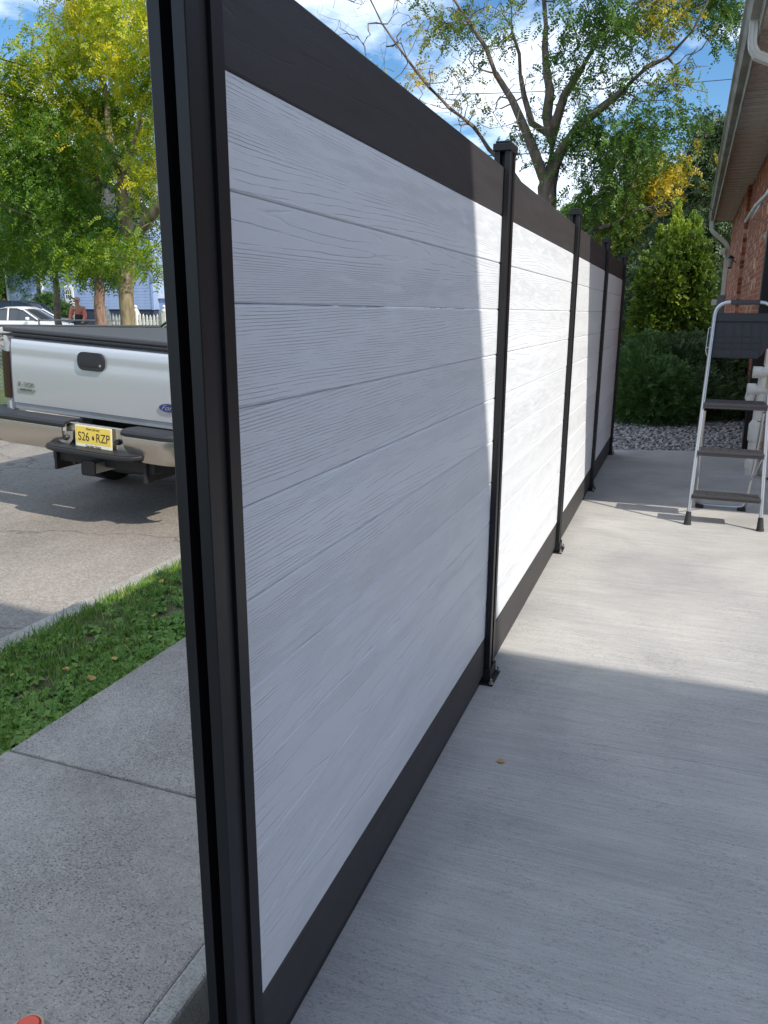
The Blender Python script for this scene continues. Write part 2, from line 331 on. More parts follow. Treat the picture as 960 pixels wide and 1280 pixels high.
def asphaltmat():
    m, n, l, p = newmat('old_asphalt'); p.inputs['Roughness'].default_value = .92
    t = N(n, 'ShaderNodeTexCoord')
    def nz(scale, det, rgh=.5, st=(1, 1, 1)):
        mpn = N(n, 'ShaderNodeMapping'); l.new(t.outputs['Object'], mpn.inputs[0]); mpn.inputs['Scale'].default_value = st
        x = N(n, 'ShaderNodeTexNoise'); l.new(mpn.outputs[0], x.inputs['Vector']); x.inputs['Scale'].default_value = scale; x.inputs['Detail'].default_value = det; x.inputs['Roughness'].default_value = rgh; return x
    a = nz(.9, 6, .65, (1, .5, 1)); r = N(n, 'ShaderNodeValToRGB'); l.new(a.outputs['Fac'], r.inputs[0])
    r.color_ramp.elements[0].position = .35; r.color_ramp.elements[1].position = .7
    r.color_ramp.elements[0].color = (.20, .18, .155, 1); r.color_ramp.elements[1].color = (.32, .285, .245, 1)
    v = N(n, 'ShaderNodeTexVoronoi'); l.new(t.outputs['Object'], v.inputs['Vector']); v.inputs['Scale'].default_value = 95
    sv = N(n, 'ShaderNodeSeparateColor'); l.new(v.outputs['Color'], sv.inputs[0])
    r2 = N(n, 'ShaderNodeValToRGB'); l.new(sv.outputs[0], r2.inputs[0]); r2.color_ramp.elements[0].color = (.76, .76, .76, 1); r2.color_ramp.elements[1].color = (1.24, 1.23, 1.2, 1)
    m1 = N(n, 'ShaderNodeMixRGB', blend_type='MULTIPLY'); m1.inputs[0].default_value = 1; l.new(r.outputs[0], m1.inputs[1]); l.new(r2.outputs[0], m1.inputs[2])
    # cracks
    wv = nz(1.4, 4, .6); vm = N(n, 'ShaderNodeVectorMath', operation='MULTIPLY_ADD'); l.new(wv.outputs['Color'], vm.inputs[0]); vm.inputs[1].default_value = (.8, .8, .8); l.new(t.outputs['Object'], vm.inputs[2])
    vc = N(n, 'ShaderNodeTexVoronoi', feature='DISTANCE_TO_EDGE'); l.new(vm.outputs[0], vc.inputs['Vector']); vc.inputs['Scale'].default_value = .55
    rc = N(n, 'ShaderNodeValToRGB'); l.new(vc.outputs['Distance'], rc.inputs[0]); rc.color_ramp.elements[0].position = .004; rc.color_ramp.elements[1].position = .012
    rc.color_ramp.elements[0].color = (.66, .65, .64, 1); rc.color_ramp.elements[1].color = (1, 1, 1, 1)
    m2 = N(n, 'ShaderNodeMixRGB', blend_type='MULTIPLY'); m2.inputs[0].default_value = 1; l.new(m1.outputs[0], m2.inputs[1]); l.new(rc.outputs[0], m2.inputs[2])
    l.new(m2.outputs[0], p.inputs['Base Color'])
    b = N(n, 'ShaderNodeBump'); b.inputs['Distance'].default_value = .006; l.new(sv.outputs[1], b.inputs['Height']); l.new(b.outputs[0], p.inputs['Normal'])
    return m
M['asphalt'] = asphaltmat()
M['locust'] = leafmat('honey_locust_leaf', [(0, (.06, .14, .012)), (.35, (.12, .24, .014)), (.62, (.27, .37, .018)), (.8, (.52, .53, .02)), (1, (.72, .62, .03))], trans=.45)
M['locustgreen'] = leafmat('locust_leaf_green', [(0, (.05, .12, .016)), (.5, (.10, .20, .024)), (.75, (.20, .24, .025)), (.9, (.48, .40, .03)), (1, (.62, .47, .03))])
M['cedar'] = leafmat('dark_cedar_spray', [(0, (.038, .07, .028)), (.6, (.07, .12, .04)), (1, (.13, .18, .055))], trans=.15)
M['juniper'] = leafmat('juniper_spray', [(0, (.04, .09, .022)), (.6, (.07, .15, .03)), (1, (.12, .20, .045))], trans=.15)
M['golden'] = leafmat('golden_privet_leaf', [(0, (.04, .08, .014)), (.45, (.13, .21, .02)), (1, (.46, .56, .05))])
M['grass'] = leafmat('grass_blade', [(0, (.06, .14, .02)), (.6, (.14, .28, .036)), (.92, (.24, .38, .06)), (1, (.45, .38, .16))], trans=.3)

# ------------------------------------------------------------------ ground, street, walks
GZ = -0.03          # patio level; fence boards start at z = 0
def sheet(name, pts, z, m, label=None):
    bm = bmesh.new(); bm.faces.new([bm.verts.new((x, y, z if not callable(z) else z(x, y))) for x, y in pts])
    bmesh.ops.recalc_face_normals(bm, faces=bm.faces)
    o = obj(name, bm, m); o['kind'] = 'structure'; return o
sheet('ground', [(-400, -400), (400, -400), (400, 900), (-400, 900)], -.42, M['lawn'])
def street_z(x):
    if x > -6: return -.27 + .05*(-2.86 - x)
    return -.113 - .05*(-6 - x)
bm = bmesh.new(); xs = [-2.86, -3.5, -4.3, -5.2, -6, -6.8, -7.6, -8.4, -9.2]; rows = []
for y in (-30, 0, 4, 8, 14, 22, 40, 80, 160, 300): rows.append([bm.verts.new((x, y, street_z(x))) for x in xs])
for a, b in zip(rows, rows[1:]):
    for i in range(len(xs)-1): bm.faces.new((a[i+1], a[i], b[i], b[i+1])).smooth = True
bmesh.ops.recalc_face_normals(bm, faces=bm.faces)
obj('street', bm, M['asphalt'])['kind'] = 'structure'
for x0, x1, nm in ((-2.86, -2.73, 'kerb'), (-9.33, -9.2, 'far_kerb')):
    o = thing(nm, None, None, kind='structure')
    for i in range(14):
        y = -4 + i*3.0
        obj('kerb_stone', boxm(x0, x1, y, y+2.992, -.45, -.145 + random.uniform(-.004, .004), bev=.012), M['kerb'], o)
# near verge soil + far lawn
sheet('verge_soil', [(-2.73, -30), (-2.01, -30), (-2.01, 300), (-2.73, 300)], -.145, M['dirt'])
def farz(x): return -.16 + .16*min(1, max(0, (-9.33-x)/4.))
bm = bmesh.new(); rows = [[bm.verts.new((x, y, farz(x))) for x in (-9.33, -11, -13.4, -60, -220)] for y in (-60, 300)]
for i in range(4): bm.faces.new((rows[0][i+1], rows[0][i], rows[1][i], rows[1][i+1]))
bmesh.ops.recalc_face_normals(bm, faces=bm.faces); obj('far_lawn', bm, M['lawn'])['kind'] = 'structure'
sheet('parking_lot', [(-60, 20), (-13.5, 20), (-13.5, 33), (-60, 33)], .006, M['asphalt'])
sheet('back_yard', [(-.92, 12.6), (60, 12.6), (60, 300), (-.92, 300)], -.06, M['lawn'])
sheet('gap_soil', [(-.93, -6), (-.64, -6), (-.64, 12.6), (-.93, 12.6)], -.22, M['trench'])
# sidewalk: separate slabs, tooled joints
walk = thing('sidewalk', None, None, kind='structure')
for i in range(-3, 34):
    y0 = 1.765 + i*1.52; h = random.uniform(-.004, .004)
    bm = boxm(-2.01, -.925, 0.004, 1.514, -.36, -.10 + h, bev=.008)
    obj('sidewalk_slab', bm, M['walk'], walk, loc=(0, y0, 0))
    obj('edge_strip', boxm(-.9235, -.866, .003, 1.515, -.36, -.094 + h, bev=.010), M['kerb'], walk, loc=(0, y0, 0))
# patio slab with sawn joints
bm = bmesh.new()
patio = thing('patio', None, None, kind='structure')
pj = [-5.0, -0.6, 8.34]
def pslab(poly):
    bm = bmesh.new(); a = [bm.verts.new((x, y, -.3)) for x, y in poly]; b = [bm.verts.new((x, y, GZ)) for x, y in poly]
    bm.faces.new(list(reversed(a))); top = bm.faces.new(b)
    for i in range(len(poly)): j = (i+1) % len(poly); bm.faces.new((a[i], a[j], b[j], b[i]))
    bmesh.ops.recalc_face_normals(bm, faces=bm.faces)
    bmesh.ops.bevel(bm, geom=[e for e in top.edges], offset=.012, segments=2, affect='EDGES')
    return bm
obj('patio_slab', pslab([(-.652, -6), (9, -6), (9, -.706), (-.652, -.706)]), M['patio'], patio)
obj('patio_slab', pslab([(-.652, -.70), (9, -.70), (9, 9.2), (.9, 8.74), (.2, 8.60), (-.652, 8.32)]), M['patio'], patio)
for (x0_, x1_, y_, c_) in ((-.25, .95, 2.385, .05), (-.05, 1.1, 2.31, .02), (-.45, .3, 4.05, .03)):
    obj('trowel_ridge', tubem([(x0_ + (x1_-x0_)*i/12, y_ + c_*(i/12)**1.3 + random.uniform(-.002, .002), GZ-.0006) for i in range(13)], [.0004] + [.0016]*11 + [.0004], 6), M['patio'], patio)
# gravel bed
sheet('gravel_soil', [(-.92, 8.2), (.95, 8.2), (.95, 12.6), (-.92, 12.6)], lambda x, y: -.10 + (y-8.3)*.022, M['dirt'])
def stones(n):
    ico = bmesh.new(); bmesh.ops.create_icosphere(ico, subdivisions=1, radius=1); base = np.array([v.co[:] for v in ico.verts]); fc = np.array([[v.index for v in f.verts] for f in ico.faces]); ico.free()
    nb = len(base); V = []; T = []
    x = rng.uniform(-.9, .9, n); y = 8.25 + rng.random(n)**1.15*4.3
    keep = y > 8.36 + (x+.62)*.29; x = x[keep]; y = y[keep]; n = len(x)
    z = -.085 + (y-8.3)*.022 + rng.uniform(-.01, .02, n) + np.where(y < 8.6, 0, .0)
    sc = rng.uniform(.011, .024, (n, 1, 1))*np.stack([rng.uniform(.7, 1.5, n), rng.uniform(.7, 1.3, n), rng.uniform(.5, .9, n)], 1)[:, None, :]
    a = rng.uniform(0, 2*PI, n); ca, sa = np.cos(a), np.sin(a)
    P = base[None]*sc*(1 + rng.uniform(-.18, .18, (n, nb, 1)))
    Q = np.stack([P[..., 0]*ca[:, None]-P[..., 1]*sa[:, None], P[..., 0]*sa[:, None]+P[..., 1]*ca[:, None], P[..., 2]], -1) + np.stack([x, y, z], 1)[:, None, :]
    F = (fc[None] + (np.arange(n)*nb)[:, None, None]).reshape(-1, 3)
    return npmesh('gravel', Q.reshape(-1, 3), F, np.repeat(rng.random(n), nb))
gm, gn, gl, gp = newmat('grey_gravel'); gp.inputs['Roughness'].default_value = .85
ga = N(gn, 'ShaderNodeAttribute', attribute_name='tint'); gr = N(gn, 'ShaderNodeValToRGB'); gl.new(ga.outputs['Fac'], gr.inputs[0])
gr.color_ramp.elements[0].color = (.12, .115, .115, 1); gr.color_ramp.elements[1].color = (.46, .43, .41, 1); gl.new(gr.outputs[0], gp.inputs['Base Color'])
tag(obj('gravel', stones(10500), gm), 'grey crushed gravel bed at the far end of the patio', 'gravel', kind='stuff')

# ------------------------------------------------------------------ grass and weeds in the verge
def blades(n, x0, x1, y0, y1, z, hmin, hmax, wid, patch=True, fall=1.0):
    y = y0 + (y1-y0)*rng.random(n)**fall; x = rng.uniform(x0, x1, n)
    if patch:
        d = np.sin(x*7+3)*np.cos(y*3.1) + .6*np.sin(x*17+y*9)
        bare = np.exp(-(((x+2.16)/.15)**2 + ((y-2.98)/.30)**2)) + .8*np.exp(-(((x+2.3)/.1)**2 + ((y-2.15)/.2)**2))
        k = rng.random(n) > .6*(d > .75) + .93*bare
        x, y = x[k], y[k]; n = len(x)
    edge = 1 + .5*(rng.random(n) < .1)
    h = rng.uniform(hmin, hmax, n)*edge; a = rng.uniform(0, 2*PI, n); w = rng.uniform(.6, 1.2, n)*wid
    lean = rng.uniform(.1, .9, n)*h; la = rng.uniform(0, 2*PI, n)
    c = np.stack([x, y, np.full(n, z)], 1); s = np.stack([np.cos(a)*w, np.sin(a)*w, np.zeros(n)], 1)
    L = np.stack([np.cos(la)*lean, np.sin(la)*lean, h], 1)
    mid = c + L*np.array([.35, .35, .6])
    V = np.stack([c-s, c+s, mid+s*.8, mid-s*.8, c+L+s*.1, c+L-s*.1], 1).reshape(-1, 3)
    o = np.arange(n)*6
    F = np.concatenate([np.stack([o, o+1, o+2, o+3], 1), np.stack([o+3, o+2, o+4, o+5], 1)])
    return V, F, np.repeat(np.where(rng.random(n) < .09, 1.0, np.clip(rng.normal(.5, .24, n), 0, .9)), 6)
parts = [blades(34000, -2.735, -1.99, 1.0, 5.2, -.145, .02, .06, .0022), blades(9000, -2.79, -1.99, 5.2, 12, -.145, .03, .07, .004)]
# broad weeds (plantain-like leaves lying flat)
def weeds(n):
    y = rng.uniform(1.2, 4.6, n); x = np.where(rng.random(n) < .55, rng.uniform(-2.25, -1.99, n), rng.uniform(-2.7, -2.0, n))
    V, F, T = [], [], []; o = 0
    for i in range(n):
        k = rng.integers(4, 8); a0 = rng.uniform(0, 6.28); t = rng.uniform(.35, .95)
        for j in range(k):
            a = a0 + j*2*PI/k + rng.uniform(-.3, .3); L = rng.uniform(.02, .05); w = L*.33; up = rng.uniform(.2, .9)
            d = np.array([math.cos(a), math.sin(a), 0]); s = np.array([-d[1], d[0], 0]); c = np.array([x[i], y[i], -.142])
            p = [c, c+d*L*.5+s*w+[0, 0, L*up*.6+.006], c+d*L+[0, 0, L*up*.45], c+d*L*.5-s*w+[0, 0, L*up*.6+.006]]
            V += p; F.append([o, o+1, o+2, o+3]); T += [t]*4; o += 4
    return np.array(V), np.array(F), np.array(T)
parts.append(weeds(1500))
V = []; F = []; T = []; o_ = 0
for v, f, t in parts: V.append(v); F.append(f+o_); T.append(t); o_ += len(v)
tag(obj('grass', npmesh('grass', np.concatenate(V), np.concatenate(F), np.concatenate(T)), M['grass']), 'green grass and weeds growing in the strip between sidewalk and street', 'grass', kind='stuff')
# fallen leaves
def leaf_mesh(L=.03, curl=.25):
    bm = bmesh.new(); pr = [(0, .0), (.3, .32), (.6, .38), (.85, .2), (1.0, 0)]
    a = [bm.verts.new((x*L, w*L, curl*L*(w*1.3)+.002)) for x, w in pr]; c = [bm.verts.new((x*L, 0, .002+curl*L*x*x*.4)) for x, w in pr[1:-1]]; b = [bm.verts.new((x*L, -w*L, curl*L*(w*1.1)+.002)) for x, w in pr[1:-1]]
    cc = [a[0]] + c + [a[-1]]; bb = [a[0]] + b + [a[-1]]
    for i in range(4):
        for q in ((a[i], a[i+1], cc[i+1], cc[i]), (cc[i], cc[i+1], bb[i+1], bb[i])):
            q = list(dict.fromkeys(q))
            if len(q) > 2: bm.faces.new(q)
    return bm
FX_ = -.60
lm = bpy.data.meshes.new('fallen_leaf'); _b = leaf_mesh(); _b.to_mesh(lm); _b.free(); lm.materials.append(M['dryleaf'])
def leaf(x, y, z, s, rz, label, group=None, rx=0):
    o = obj('fallen_leaf', lm, None, loc=(x, y, z), rot=(rx, 0, rz)); o.scale = (s, s, s); tag(o, label, 'leaf', group); return o
leaf(-.432, 2.173, GZ, .95, .2, 'small yellow leaf lying alone on the shaded patio concrete beside the white fence')
leaf(-.42, 2.02, GZ, .3, 1.2, 'tiny brown leaf scrap on the patio just nearer than the yellow leaf')
for i in range(16):
    y_ = random.uniform(1.4, 7.6); leaf(FX_ + random.uniform(.03, .14), y_, GZ, random.uniform(.14, .34), random.uniform(0, 6), 'tiny dry leaf scrap lying on the patio along the foot of the fence', 'leaf scraps along the foot of the fence')
leaf(-2.10, 2.27, -.10, 1.6, 2.2, 'orange leaf standing out in the weeds at the sidewalk edge', rx=.4)
leaf(-2.30, 2.33, -.11, 1.1, .4, 'brown curled leaf in the grass left of the orange leaf')
for i, (x, y) in enumerate([(-2.15, 3.0), (-2.22, 3.12), (-2.05, 2.92), (-2.3, 2.95), (-2.45, 2.2), (-2.18, 2.5), (-2.6, 3.4), (-2.2, 3.4), (-2.35, 1.95)]):
    leaf(x, y, -.11, random.uniform(.9, 1.4), random.uniform(0, 6), 'tan dead leaf scattered on the grass verge', 'dead leaves scattered in the grass verge', rx=random.uniform(-.4, .4))
for i, (x, y) in enumerate([(-.80, 1.06), (-.76, 1.1), (-.82, 1.02), (-.78, .95)]):
    leaf(x, y, -.20, 2.0, random.uniform(0, 6), 'yellow leaf lying in the gap beside the sidewalk edge', 'yellow leaves in the gap beside the sidewalk')
# orange cap at lower left
t = thing('orange_cap', 'round orange plastic cap with a cream rim lying on the sidewalk at the lower left', 'cap', (-1.133, .955, -.10))
bm = bmesh.new(); tube(bm, [(0, 0, 0), (0, 0, .012), (0, 0, .017)], [.026, .026, .022], 24); obj('cap_disc', bm, M['orange'], t)
bm = bmesh.new(); n_ = 28
ring = [[bm.verts.new((math.cos(2*PI*k/n_)*r, math.sin(2*PI*k/n_)*r, z)) for k in range(n_)] for r, z in ((.0265, 0), (.0315, 0), (.0315, .010), (.0265, .014))]
for a, b in zip(ring, ring[1:]+ring[:1]):
    for k in range(n_): bm.faces.new((a[k], a[(k+1) % n_], b[(k+1) % n_], b[k]))
obj('cap_rim', bm, M['cream'], t)

# ------------------------------------------------------------------ privacy fence
FX = -.60
fence = thing('privacy_fence', 'long white board privacy fence with charcoal top and bottom boards and black posts', 'fence', (0, 0, 0))
def board_mesh(name, L, H, m):
    bm = bmesh.new(); e = .0026
    prof = [(-.022, .0), (-.004, .0), (0, e), (0, H-.0052), (-.0042, H-.0008), (-.022, H-.0008)]
    a = [bm.verts.new((x, 0, z)) for x, z in prof]; b = [bm.verts.new((x, L, z)) for x, z in prof]
    bm.faces.new(a); bm.faces.new(list(reversed(b)))
    for i in range(len(prof)):
        j = (i+1) % len(prof); bm.faces.new((a[j], a[i], b[i], b[j]))
    bmesh.ops.recalc_face_normals(bm, faces=bm.faces)
    me = bpy.data.meshes.new(name); bm.to_mesh(me); bm.free(); me.materials.append(m); return me
posts_y = [(.876, .961), (2.694, 2.779), (4.487, 4.572), (6.267, 6.352), (8.029, 8.114)]
for i in range(4):
    y0 = posts_y[i][1] - .02; y1 = posts_y[i+1][0] + .02; L = y1-y0
    wm = board_mesh('white_board', L, .15, M['white_board']); dm = board_mesh('charcoal_board', L, .15, M['dark_board'])
    for k in range(12):
        o = obj('board', dm if k in (0, 11) else wm, None, fence, loc=(FX + random.uniform(-.0006, .0006), y0, k*.15))
def post_bm(h, w=.054, d=.085):
    # U profile with a deep slot on each face; x across, y along fence
    bm = bmesh.new(); hw = w/2; s = .012; sd = .017; g = .0065; gd = .006
    def face(p, q, depth, half):           # from corner p to corner q with a slot in the middle
        p = Vector(p); q = Vector(q); m = (p+q)/2; t = (q-p).normalized(); nrm = Vector((t.y, -t.x))
        return [p + t*.0015, m - t*half, m - t*half - nrm*depth, m + t*half - nrm*depth, m + t*half, q - t*.0015]
    c = [(-hw, 0), (hw, 0), (hw, d), (-hw, d)]; poly = []
    poly += face(c[0], c[1], .030, .0085); poly += face(c[1], c[2], .006, .013); poly += face(c[2], c[3], .030, .0085); poly += face(c[3], c[0], .006, .013)
    a = [bm.verts.new((v[0], v[1], 0)) for v in poly]; b = [bm.verts.new((v[0], v[1], h)) for v in poly]
    for i in range(len(poly)): j = (i+1) % len(poly); bm.faces.new((a[i], a[j], b[j], b[i]))
    bm.faces.new(b); bm.faces.new(list(reversed(a)))
    return bm
pm = bpy.data.meshes.new('post'); _b = post_bm(1.875); _b.to_mesh(pm); _b.free(); pm.materials.append(M['post'])
_b = bmesh.new(); box(_b, -.0315, .0315, -.006, .091, 0, .024, bev=.003); box(_b, -.025, .025, .001, .084, .0245, .032, bev=.003)
cm = bpy.data.meshes.new('post_cap'); _b.to_mesh(cm); _b.free(); cm.materials.append(M['post'])
_b = bmesh.new(); box(_b, -.048, .048, -.028, .113, 0, .007, bev=.002); box(_b, -.033, .033, -.006, .091, .0075, .055, bev=.002)
bmh = bpy.data.meshes.new('base_plate'); _b.to_mesh(bmh); _b.free(); bmh.materials.append(M['post'])
_b = bmesh.new(); tube(_b, [(0, 0, 0), (0, 0, .006)], .009, 6); tube(_b, [(0, 0, .006), (0, 0, .02)], .0045, 8)
_s = bmesh.new(); tube(_s, [(0, 0, 0), (.003, 0, 0)], .0055, 8); scm = bpy.data.meshes.new('screw'); _s.to_mesh(scm); _s.free(); scm.materials.append(M['post'])
bom = bpy.data.meshes.new('anchor_bolt'); _b.to_mesh(bom); _b.free(); bom.materials.append(M['steel'])
for i, (y0, y1) in enumerate(posts_y):
    p = obj('post', pm, None, fence, loc=(-.605, y0, GZ))
    obj('post_cap', cm, None, p, loc=(0, 0, 1.875)); obj('base_plate', bmh, None, p, loc=(0, 0, 0))
    for zz_ in (.10, 1.80): obj('screw', scm, None, p, loc=(.0212, .0425, zz_))
    for sx in (-.04, .04):
        for yy in (-.018, .103): obj('anchor_bolt', bom, None, p, loc=(sx, yy, .007))
# slim kick strip under the boards
obj('kick_strip', boxm(-.612, -.606, .96, 8.03, GZ+.002, -.002), M['post'], fence)

# ------------------------------------------------------------------ brick house, and an unseen house placed to shade the near patio
TH = .006
def wx(X0, y): return X0 + TH*y
house = thing('brick_house', 'red brick house with deep tan soffit and weathered gutter right of the patio', 'house', (0, 0, 0))
def wallbox(x0, x1, y0, y1, z0, z1, name='brick_wall', m=None):
    bm = bmesh.new(); vs = box(bm, x0, x1, y0, y1, z0, z1)
    for v in vs: v.co.x += TH*v.co.y
    return obj(name, bm, m or M['brick'], house)
SOF = 3.50
wallbox(.705, 7.6, 15.7, 21.6, -.3, SOF+.02)          # far part, juts out
wallbox(.765, 7.58, 7.2, 15.7, -.3, SOF+.02)          # near part
# soffit panels
sm_ = bpy.data.meshes.new('soffit_panel'); _b = bmesh.new()
box(_b, .27, .9, .004, .296, 0, .012); 
for k in range(1, 3): box(_b, .27, .9, k*.1-.004, k*.1+.004, -.010, -.0005)
_b.to_mesh(sm_); _b.free(); sm_.materials.append(M['soffit'])
y = 4.62
while y < 21.4:
    obj('soffit_panel', sm_, None, house, loc=(TH*y, y, SOF)); y += .3
# roof: two hip blocks with eaves
def roof(x0, x1, y0, y1, z0, name='roof', h=1.35):
    bm = bmesh.new()
    def P(x, y, z): return bm.verts.new((x + TH*y, y, z))
    a = [P(x0, y0, z0), P(x1, y0, z0), P(x1, y1, z0), P(x0, y1, z0)]; b = [P(x0, y0, z0+.16), P(x1, y0, z0+.16), P(x1, y1, z0+.16), P(x0, y1, z0+.16)]
    xm = (x0+x1)/2; ins = (x1-x0)/2*.92
    if y1-y0 < 2*ins: ins = (y1-y0)*.45
    r = [P(xm, y0+ins, z0+.16+h), P(xm, y1-ins, z0+.16+h)]
    for q in ((3, 2, 1, 0),): bm.faces.new([a[i] for i in q])
    for i in range(4): j = (i+1) % 4; bm.faces.new((a[i], a[j], b[j], b[i]))
    bm.faces.new((b[0], b[1], r[0])); bm.faces.new((b[1], b[2], r[1], r[0])); bm.faces.new((b[2], b[3], r[1])); bm.faces.new((b[3], b[0], r[0], r[1]))
    return obj(name, bm, M['shingle'], house)
roof(.29, 8.1, 4.52, 21.75, SOF+.013)  # front overhang is out of view, set to cast the shade edge by the ladder
nb_ = thing('unseen_shade_house', 'unseen two-storey brick house to the right of the photographer that shades the near patio', 'house', (0, 0, 0))  # inferred and out of view; placed and sized to cast the near shade
obj('brick_wall', boxm(2.55, 11, -9, .35, -.3, 5.18), M['brick'], nb_)
_h = house; house = nb_; o_ = roof(2.26, 11.4, -9.4, .85, 5.185, h=1.5); house = _h
for y_ in (-7.2, -4.4, -1.6):
    for z_ in (.9, 3.3):
        w_ = obj('window', boxm(2.50, 2.56, y_, y_+1.1, z_, z_+1.3, bev=.01), M['whitemetal'], nb_); obj('window_pane', boxm(2.494, 2.499, y_+.08, y_+1.02, z_+.08, z_+1.22), M['glass'], w_)
# gutters (K profile), fascia
def gutter(y0, y1, xoff):
    bm = bmesh.new(); z = SOF+.035
    prof = [(.295, z-.02), (.295, z+.125), (.285, z+.125), (.285, z-.008), (.215, z-.008), (.185, z+.06), (.165, z+.075), (.165, z+.12), (.155, z+.12), (.155, z+.068), (.178, z+.052), (.205, z-.02)]
    a = [bm.verts.new((x + TH*y0 + xoff, y0, zz)) for x, zz in prof]; b = [bm.verts.new((x + TH*y1 + xoff, y1, zz)) for x, zz in prof]
    bm.faces.new(a); bm.faces.new(list(reversed(b)))
    for i in range(len(prof)): j = (i+1) % len(prof); bm.faces.new((a[j], a[i], b[i], b[j]))
    bmesh.ops.recalc_face_normals(bm, faces=bm.faces)
    return obj('gutter', bm, M['gutter'], house)
g1 = gutter(4.5, 21.8, 0)
for y0, y1 in ((4.6, 21.7),):
    bm = bmesh.new(); vs = box(bm, .272, .288, y0, y1, SOF-.10, SOF+.012)
    for v in vs: v.co.x += TH*v.co.y
    obj('fascia_trim', bm, M['gutter'], house)
def downspout(pts, w, d, name='downspout', m=None, parent=None):
    bm = bmesh.new(); rings = []
    pts = [Vector(p) for p in pts]
    for i, p in enumerate(pts):
        t = (pts[min(i+1, len(pts)-1)]-pts[max(i-1, 0)]).normalized(); s = Vector((0, 1, 0)); u = t.cross(s).normalized()
        prof = []
        for k in range(16):       # corrugated rectangle
            a = 2*PI*k/16; c, sn = math.cos(a), math.sin(a); q = max(abs(c), abs(sn)); rr = 1 - .06*(k % 2)
            prof.append(p + (s*c/q*w/2 + u*sn/q*d/2)*rr)
        rings.append([bm.verts.new(q) for q in prof])
    for a, b in zip(rings, rings[1:]):
        for k in range(16): bm.faces.new((a[k], a[(k+1) % 16], b[(k+1) % 16], b[k]))
    bm.faces.new(rings[0]); bm.faces.new(list(reversed(rings[-1])))
    bmesh.ops.recalc_face_normals(bm, faces=bm.faces)
    return obj(name, bm, m or M['whitemetal'], parent or house)
gx = wx(.235, 7.3); zt = SOF+.03
downspout([(gx, 7.3, zt), (gx, 7.3, zt-.14), (gx+.01, 7.3, zt-.20), (gx+.045, 7.3, zt-.255), (gx+.11, 7.3, zt-.285), (wx(.66, 7.3), 7.3, zt-.42), (wx(.72, 7.3), 7.3, zt-.50), (wx(.725, 7.3), 7.3, GZ+.02)], .085, .06)
gx = wx(.235, 21.45)
downspout([(gx, 21.45, zt), (gx, 21.45, zt-.20), (gx+.06, 21.45, zt-.28), (wx(.58, 21.45), 21.45, zt-.52), (wx(.65, 21.45), 21.45, zt-.62), (wx(.65, 21.45), 21.45, GZ)], .12, .09)
bx = wx(.60, 21.2); obj('meter_box', boxm(bx-.06, bx+.1, 21.0, 21.3, 1.25, 1.78, bev=.01), M['greybox'], house)
obj('junction_box', boxm(bx-.19, bx-.075, 21.05, 21.2, 1.55, 1.68, bev=.005), M['whitemetal'], house)
obj('junction_box', boxm(bx-.10, bx-.0, 21.3, 21.4, 2.72, 2.87, bev=.005), M['whitemetal'], house)
# window with lintel and aluminium awning on the near wall
aw = bmesh.new()
for k in range(9):
    ya = 9.4 + k*.17
    v = [aw.verts.new(p) for p in ((wx(.76, ya), ya, 2.92), (wx(.60, ya), ya, 2.55), (wx(.56, ya), ya, 2.44), (wx(.56, ya), ya+.165, 2.44), (wx(.60, ya), ya+.165, 2.55), (wx(.76, ya), ya+.165, 2.92))]
    w = [aw.verts.new(x.co + Vector((.012, 0, .012*(k % 2) + .012))) for x in v]
    for a, b, c, d in ((0, 1, 4, 5), (1, 2, 3, 4)): aw.faces.new((v[a], v[b], v[c], v[d])); aw.faces.new((w[d], w[c], w[b], w[a]))
    for a, b in ((0, 1), (1, 2), (2, 3), (3, 4), (4, 5), (5, 0)): aw.faces.new((v[b], v[a], w[a], w[b]))
obj('door_awning', aw, M['whitemetal'], house)
def atx(px, py, X):
    r = ray(px, py); return Vector((0, 0, CAM_H)) + r*(X/r.x)
obj('awning_edge', tubem([atx(932, 277, .60), atx(944, 258, .60), atx(962, 240, .60), atx(985, 220, .60)], .020, 8), M['whitemetal'], house)
obj('window_lintel', tubem([atx(951, 297, .755), atx(975, 275, .755)], .018, 4), M['whitemetal'], house)
for ya in (9.42, 10.9): obj('awning_bracket', tubem([(wx(.765, ya), ya, 2.40), (wx(.57, ya), ya, 2.45)], .008, 6), M['whitemetal'], house)
# steel access door under the awning, flush in the brick
obj('side_door', boxm(wx(.735, 9.7), wx(.735, 9.7)+.05, 9.62, 10.5, 0, 2.1, bev=.006), M['maroon'], house)
# black rectangular duct
bd = tag(obj('black_duct', boxm(-.055, .055, -.06, .06, -.25, 3.2, bev=.006), M['blackmetal'], loc=(.735, 9.05, 0)), 'tall black square pipe standing against the brick wall behind the white plastic pipes', 'pipe')
# wall lantern
t = thing('wall_lantern', 'black lantern lamp mounted high on the far brick wall', 'lamp', (wx(.705, 17.2), 17.2, 2.32))
t.scale = (.85, .85, .85)
obj('lamp_bracket', tubem([(0, 0, -.02), (-.06, 0, .02), (-.10, 0, .10), (-.13, 0, .10)], .012, 6), M['blackmetal'], t)
bm = bmesh.new(); tube(bm, [(-.13, 0, .07), (-.13, 0, .10), (-.13, 0, .14)], [.085, .075, .02], 8); tube(bm, [(-.13, 0, -.15), (-.13, 0, -.12)], [.03, .05], 8)
obj('lamp_cage', bm, M['blackmetal'], t)
obj('lamp_shade', tubem([(-.13, 0, -.12), (-.13, 0, .07)], [.048, .068], 8), M['paleglass'], t)

